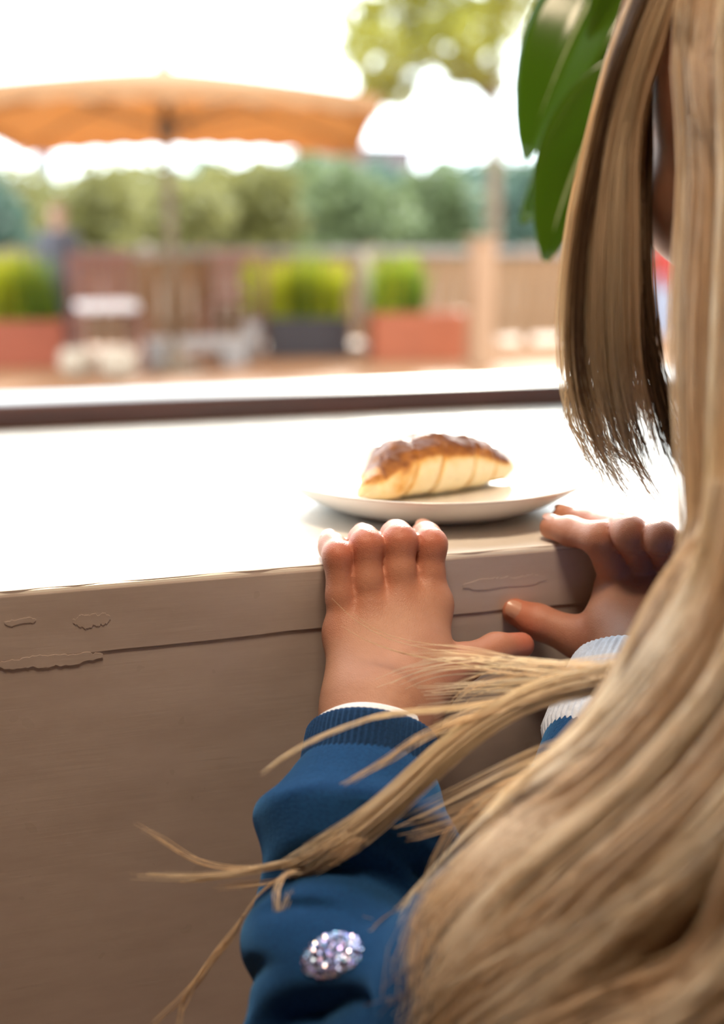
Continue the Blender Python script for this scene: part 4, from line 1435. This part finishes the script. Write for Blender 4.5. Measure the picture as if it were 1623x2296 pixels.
        for k in range(5): box_obj('back_slat', (-hw + .045 + k * (w - .09) / 5, .178, .50), (-hw + .045 + k * (w - .09) / 5 + .045, .198, h - .06), mat, root, .003)
        box_obj('top_rail', (-hw + .02, .175, h - .07), (hw - .02, .205, h), mat, root, .004)
        box_obj('back_rail', (-hw + .02, .177, .46), (hw - .02, .203, .50), mat, root, .004)
        if cushion: box_obj('seat_cushion', (-hw + .01, -.2, .445), (hw - .01, .165, .51), M['cushion'], root, .025)
    chair(245, 832, math.radians(6), M['chair_wood'], 'dark red wooden chair with a white seat cushion', True)
    chair(525, 793, math.radians(-24), M['pink_wood'], 'pinkish wooden slat chair between the white block and the charcoal planter', False, .40)
    # cream folded parasols / cloths on stands, white block
    def cloth_stand(px, yb, hgt, r, label):
        p = gpt(px, yb)
        root = empty('folded_parasol', (p[0], p[1] + .1, 0)); tag(root, label, 'parasol')
        bm = bmesh.new(); lathe(bm, [(0, 0), (.13, 0), (.13, .04), (.03, .06), (.02, .06)], 20); bmesh.ops.recalc_face_normals(bm, faces=bm.faces)
        from_bm('base', bm, M['concrete'], root, True)
        tube_obj('pole', [(0, 0, .05), (0, 0, hgt * .98)], .016, M['post'], root, 8)
        bm = bmesh.new()
        n = 24; rings = []
        for u in np.linspace(0, 1, 9):
            rr = r * (.25 + .75 * math.sin(PI * min(.97, u * .8 + .12)))
            rings.append([bm.verts.new((rr * (1 + .22 * math.cos(8 * 2 * PI * k / n)) * math.cos(2 * PI * k / n), rr * (1 + .22 * math.cos(8 * 2 * PI * k / n)) * math.sin(2 * PI * k / n), hgt * (.30 + .70 * u))) for k in range(n)])
        for a, b in zip(rings, rings[1:]):
            for k in range(n): bm.faces.new((a[k], a[(k + 1) % n], b[(k + 1) % n], b[k]))
        bm.faces.new(rings[-1])
        from_bm('folded_canopy', bm, M['cream'], root, True)
    cloth_stand(824, 790, .86, .065, 'cream folded parasol between the charcoal and the orange-red planter')
    cloth_stand(340, 775, .92, .075, 'cream folded parasol behind the wooden chair')
    p, q = gpt(330, 826), gpt(556, 818)
    c = (p + q) / 2
    w_ = np.linalg.norm(q - p)
    kb = box_obj('bench', (-w_ / 2, -.16, .13), (w_ / 2, .16, .21), M['concrete'], None, .01)
    kb.location = (c[0], c[1] + .10, 0)
    tag(kb, 'low pale concrete bench slab beside the wooden chair', 'bench')
    for sx in (-1, 1): box_obj('bench_leg', (sx * w_ * .36 - .09, -.14, 0), (sx * w_ * .36 + .09, .14, .13), M['concrete'], kb, .006)
    for x, yb, s in ((175, 846, .12), (268, 850, .125)):
        p = gpt(x, yb)
        bm = bmesh.new()
        lathe(bm, [(0, 0), (s * .6, 0), (s, .07), (s * 1.02, .15), (s * .8, .20), (s * .72, .20), (s * .9, .14), (0, .10)], 24)
        bmesh.ops.recalc_face_normals(bm, faces=bm.faces)
        o = from_bm('bowl', bm, M['cream'], None, True)
        o.location = (p[0], p[1], 0)
        tag(o, 'cream stone bowl on the boards, %s of the pair before the wooden chair' % ('left' if x < 200 else 'right'), 'bowl', 'stone bowls before the chair')
    # pale wooden post
    p = gpt(1086, 826)
    po = empty('wooden_post', (p[0], p[1] + .1, 0)); tag(po, 'pale orange wooden post beside the orange-red planter', 'post')
    box_obj('shaft', (-.085, -.085, 0), (.085, .085, .93), M['post'], po, .012)
    box_obj('post_cap', (-.10, -.10, .93), (.10, .10, .97), M['post'], po, .012)
    # large square parasol
    D = 8.6
    pc = ony(378, 400, D)
    ps = empty('parasol', (pc[0], D, 0), math.radians(-15)); tag(ps, 'big open orange-tan square parasol on a thin pole', 'parasol')
    zt = CAM[2] + 1.17; ze = CAM[2] + .80; hw = 1.42; hd = 1.72
    tube_obj('pole', [(0, 0, 0), (0, 0, zt + .05)], .032, M['parasol_pole'], ps, 12)
    bm = bmesh.new(); lathe(bm, [(0, 0), (.19, 0), (.19, .05), (.06, .08), (.05, .22), (.034, .22)], 32); bmesh.ops.recalc_face_normals(bm, faces=bm.faces)
    from_bm('base', bm, M['parasol_pole'], ps, True)
    n = 24
    V = []
    for i in range(n + 1):
        for j in range(n + 1):
            x, y = (i / n * 2 - 1), (j / n * 2 - 1)
            e = max(abs(x), abs(y)); cr = min(abs(x), abs(y))
            z = zt + (ze - zt) * (e ** 1.12) - .10 * e * (1 - (cr / max(e, 1e-6)) ** 2) * 0 + .07 * e * (1 - (cr / max(e, 1e-6)) ** 2)
            V.append((x * hw, y * hd, z))
    i, j = np.meshgrid(np.arange(n), np.arange(n), indexing='ij')
    a = (i * (n + 1) + j).ravel()
    Q = np.stack([a, a + n + 1, a + n + 2, a + 1], 1)
    o = link('canopy', raw_mesh('canopy', np.array(V), Q), M['canvas'], ps)
    so = o.modifiers.new('thick', 'SOLIDIFY'); so.thickness = .004
    for s4 in range(4):                             # valance along each edge
        rot = Matrix.Rotation(s4 * PI / 2, 3, 'Z')
        bm = bmesh.new(); top, bot = [], []
        for k in range(n + 1):
            u = k / n * 2 - 1
            z = ze + .07 * (1 - u * u)
            la, lb = (hw, hd) if s4 % 2 == 0 else (hd, hw)
            top.append(bm.verts.new(rot @ Vector((u * la, lb, z)))); bot.append(bm.verts.new(rot @ Vector((u * la, lb + .01, z - .10 - .012 * math.cos(k * PI)))))
        for k in range(n): bm.faces.new((top[k], top[k + 1], bot[k + 1], bot[k]))
        v_ = from_bm('valance', bm, M['canvas'], ps); so = v_.modifiers.new('thick', 'SOLIDIFY'); so.thickness = .003
    for k in range(8):
        a_ = k * PI / 4
        d_ = Vector((math.cos(a_) * hw, math.sin(a_) * hd)) * ((1.38 if k % 2 else 1.0) * .97)
        zz = ze + (.0 if k % 2 else .07)
        tube_obj('rib', [(0, 0, zt - .03), (d_.x * .5, d_.y * .5, (zt + zz) / 2 - .03 + .01), (d_.x, d_.y, zz - .015)], .012, M['parasol_pole'], ps, 6)
        tube_obj('strut', [(0, 0, zt - .40), (d_.x * .5, d_.y * .5, (zt + zz) / 2 - .04)], .009, M['parasol_pole'], ps, 6)
    bm = bmesh.new(); lathe(bm, [(.034, zt - .48), (.07, zt - .46), (.07, zt - .34), (.034, zt - .32)], 16)
    from_bm('runner', bm, M['parasol_pole'], ps, True)
    bm = bmesh.new(); lathe(bm, [(.06, zt - .01), (.05, zt + .05), (.02, zt + .10), (0, zt + .11)], 16)
    from_bm('finial', bm, M['parasol_pole'], ps, True)
    # near tree with yellowish crown
    p = gpt(1104, 770)
    tr = empty('young_tree', (p[0], 11.6, 0)); tr.location.x = ony(1104, 500, 11.6)[0]
    tag(tr, 'young tree with yellowish green crown beyond the fence', 'tree', 'trees beyond the terrace')
    tl = np.array(tr.location)
    tube_obj('trunk', [(0, 0, 0), (.02, 0, 1.2), (-.02, 0, 2.4), (0, 0, 3.4), (.02, 0, 4.4)], [.085, .075, .065, .05, .02], M['bark'], tr, 10)
    cl = []
    rr = np.random.default_rng(3)
    for x, y, rad in ((815, 40, 60), (850, 120, 75), (880, 60, 85), (900, 160, 60), (840, 190, 45), (960, 40, 80), (1010, 100, 85), (1060, 60, 80), (1080, 140, 60), (1120, 40, 75), (1000, 20, 80), (1160, -20, 70), (900, -80, 90), (800, 110, 50), (842, 212, 42), (892, 205, 45), (1098, 185, 40), (1030, 160, 45), (1000, -120, 110), (1120, -140, 110), (1220, -90, 90), (940, 120, 40)):
        yy = 11.6 + rr.normal() * .25
        q = ony(x, y, yy); d = (q - CAM) @ FWD
        cl.append((*(q - tl), rad * d / F))
    blob_leaves('foliage', cl, 7000, .06, M['leaf_y'], tr, np.zeros(3), 71)
    for k in range(7):
        c = cl[k * 2]
        tube_obj('branch', [(0, 0, 2.3 + .12 * k), (c[0] * .5, c[1] * .5, (c[2] + 2.5) / 2), (c[0], c[1], c[2])], [.03, .02, .008], M['bark'], tr, 6)
    # belt of trees
    belt = [(-60, 430, 34, 't'), (20, 415, 40, 'o'), (75, 455, 30, 't'), (215, 395, 38, 'o'), (290, 385, 33, 'o'), (345, 405, 42, 'd'), (415, 420, 36, 'o'), (470, 405, 30, 'o'), (540, 385, 34, 't'), (600, 370, 40, 'o'), (665, 375, 36, 'd'),
            (730, 385, 31, 't'), (790, 395, 38, 'd'), (850, 405, 34, 't'), (905, 415, 42, 'o'), (985, 400, 36, 'd'), (1050, 390, 44, 't'), (1130, 385, 38, 'd'), (1190, 400, 33, 't'), (1260, 390, 40, 'd'), (1350, 400, 36, 't'), (1440, 390, 42, 'd'), (1540, 395, 38, 'o')]
    nm = {'t': 'teal green bushy tree', 'o': 'olive yellow leafy tree', 'd': 'mid green rounded tree'}
    posn = ['at the far left', 'left of the pale person', 'behind the grey-coated person', 'under the left part of the parasol', 'left of the parasol pole', 'just left of the parasol pole', 'just right of the parasol pole', 'right of the parasol pole', 'under the parasol middle right', 'under the right part of the parasol',
            'behind the parasol right corner', 'left of the mauve building front', 'before the mauve building', 'before the right half of the mauve building', 'right of the mauve building', 'between the mauve building and the young tree', 'left of the young tree trunk', 'right of the young tree trunk', 'beside the hanging plant leaf', 'behind the hanging plant leaf', 'behind the hair curtain', 'behind the hair gap', 'right of the hair gap']
    cache = {}
    for k, (x, yt, d, kind) in enumerate(belt):
        d = {20: 56, 14: 58}.get(k, (30, 38, 46, 34, 42, 50)[k % 6]); Yw = float(d)
        top = ony(x, yt - 24, Yw); hgt = top[2] + .0
        if kind not in cache or True:
            root = empty('belt_tree', (top[0], Yw, -.02))
            r = np.random.default_rng(200 + k)
            R0 = 62 * d / F * r.uniform(1., 1.35)
            cl = [(r.normal() * R0 * .5, r.normal() * R0 * .4, hgt * u + r.normal() * .1, R0 * (1.05 - .45 * abs(u - .45))) for u in (.22, .32, .42, .52, .62, .72, .8) for _ in (0, 1)]
            cl.append((0, 0, hgt - R0 * .55, R0 * .55))
            blob_leaves('foliage', cl, 1500, .0068 * d, M['leaf_' + kind], root, np.zeros(3), 300 + k)
            tube_obj('trunk', [(0, 0, 0), (.03, 0, hgt * .4), (0, 0, hgt * .75)], [.14, .11, .05], M['bark'], root, 8)
        tag(root, '%s %s' % (nm[kind], posn[k]), 'tree', 'trees beyond the terrace')
    # far buildings
    Yb = 110.
    a, b = ony(718, 335, Yb), ony(930, 330, Yb)
    bl = empty('mauve_building', ((a[0] + b[0]) / 2, Yb + 6, 0)); tag(bl, 'flat-roofed mauve building far beyond the trees', 'building')
    w = b[0] - a[0]; h = b[2]
    box_obj('wall', (-w / 2, -6, 0), (w / 2, 6, h - .5), M['mauve'], bl, 0)
    box_obj('roof', (-w / 2 - .3, -6.3, h - .5), (w / 2 + .3, 6.3, h), M['roof'], bl, 0)
    for fl in range(3):
        for k in range(5):
            x0 = -w / 2 + w * (k + .25) / 5
            wn = box_obj('window', (x0, -6.08, h - 3.2 - fl * 3), (x0 + w * .1, -5.9, h - 1.6 - fl * 3), M['pane_dark'], bl, 0)
    Yt = 140.
    a, b = ony(76, 305, Yt), ony(114, 305, Yt)
    tw = empty('tower_block', ((a[0] + b[0]) / 2, Yt, 0)); tag(tw, 'narrow blue-grey tower under the parasol on the far left', 'tower')
    w = b[0] - a[0]; h = a[2] + 1
    box_obj('shaft', (-w / 2, -w / 2, 0), (w / 2, w / 2, h), M['tower'], tw, .05)
    box_obj('crown', (-w / 2 - .15, -w / 2 - .15, h), (w / 2 + .15, w / 2 + .15, h + .5), M['tower'], tw, .05)
    for k in range(5): box_obj('window', (-w * .2, -w / 2 - .05, h - 1.6 - k * 2), (w * .2, -w / 2 + .05, h - .6 - k * 2), M['pane_dark'], tw, 0)
    # people on the terrace, far out of focus
    def figure(px, Y, hgt, rz, label, coat, skin, hairm, legs, sit=False):
        p = ony(px, 700, Y)
        root = empty('person', (p[0], Y, 0), rz); tag(root, label, 'person')
        k = hgt / 1.7
        S = Shape(); m = S.main.append
        m(Ell((0, 0, 1.58), (.075, .095, .115), None, .03)); m(Prim((0, .085, 1.57), (0, .10, 1.545), .012, .016, .02)); m(Prim((0, -.01, 1.36), (0, 0, 1.5), .055, .05, .04))
        m(Prim((-.13, 0, 1.34), (.13, 0, 1.34), .06, .06, .05)); m(Prim((0, 0, 1.25), (0, 0, .95), .14, .13, .06))
        for sx in (-1, 1):
            m(Prim((sx * .09, 0, .92), (sx * .10, .02, .48), .085, .058, .04)); m(Prim((sx * .10, .02, .48), (sx * .10, -.02, .07), .056, .04, .02)); m(Prim((sx * .10, -.03, .045), (sx * .10, .13, .035), .038, .032, .03))
            m(Prim((sx * .18, 0, 1.34), (sx * .23, -.02, 1.06), .05, .04, .03)); m(Prim((sx * .23, -.02, 1.06), (sx * .20, .10, .86), .038, .028, .02)); m(Prim((sx * .20, .10, .86), (sx * .19, .14, .78), .03, .018, .02))
        me, V = S.mesh('body', (-.4, -.3, -.02), (.4, .3, 1.75), .022)
        me.vertices.foreach_set('co', (V * k).astype(np.float32).ravel())
        link('body', me, skin, root)
        T = Shape(); m = T.main.append
        m(Prim((-.13, 0, 1.335), (.13, 0, 1.335), .075, .075, .05)); m(Prim((0, 0, 1.25), (0, 0, .90), .16, .165, .06))
        for sx in (-1, 1): m(Prim((sx * .18, 0, 1.34), (sx * .23, -.02, 1.06), .064, .054, .03)); m(Prim((sx * .23, -.02, 1.06), (sx * .205, .085, .885), .052, .044, .02))
        me, V = T.mesh('top', (-.4, -.3, .6), (.4, .3, 1.55), .022)
        me.vertices.foreach_set('co', (V * k).astype(np.float32).ravel()); link('top', me, coat, root)
        T = Shape(); m = T.main.append
        for sx in (-1, 1): m(Prim((sx * .085, 0, .95), (sx * .10, .02, .48), .105, .08, .05)); m(Prim((sx * .10, .02, .48), (sx * .10, -.02, .12), .075, .06, .03))
        me, V = T.mesh('trousers', (-.3, -.2, 0), (.3, .2, 1.15), .022)
        me.vertices.foreach_set('co', (V * k).astype(np.float32).ravel()); link('trousers', me, legs, root)
        T = Shape(); m = T.main.append
        m(Ell((0, -.02, 1.615), (.09, .105, .10), None, .02)); m(Prim((0, -.08, 1.6), (0, -.075, 1.46), .06, .05, .04))
        T.post.append(lambda P, d: np.maximum(d, (P[:, 1] - .04) - np.maximum(P[:, 2] - 1.62, 0) * 2))
        me, V = T.mesh('hair', (-.2, -.25, 1.3), (.2, .2, 1.8), .02)
        me.vertices.foreach_set('co', (V * k).astype(np.float32).ravel()); link('hair', me, hairm, root)
        for sx in (-1, 1):
            bm = bmesh.new(); bmesh.ops.create_uvsphere(bm, u_segments=8, v_segments=6, radius=.012 * k)
            e = from_bm('eye', bm, M['eye'], root, True); e.location = Vector((sx * .03, .088, 1.59)) * k
    figure(140, 9.95, 1.24, 2.6, 'grey-coated person standing by the fence near the red planter', M['grey_coat'], SKIN_FAR, M['tan_hat'], M['trouser'])
    figure(1484, 10.0, 1.08, .3, 'blond child in red top and pale blue trousers, glimpsed between the strands of hair', M['red_top'], SKIN_FAR, M['blond'], M['blue_dress'])
outdoors()
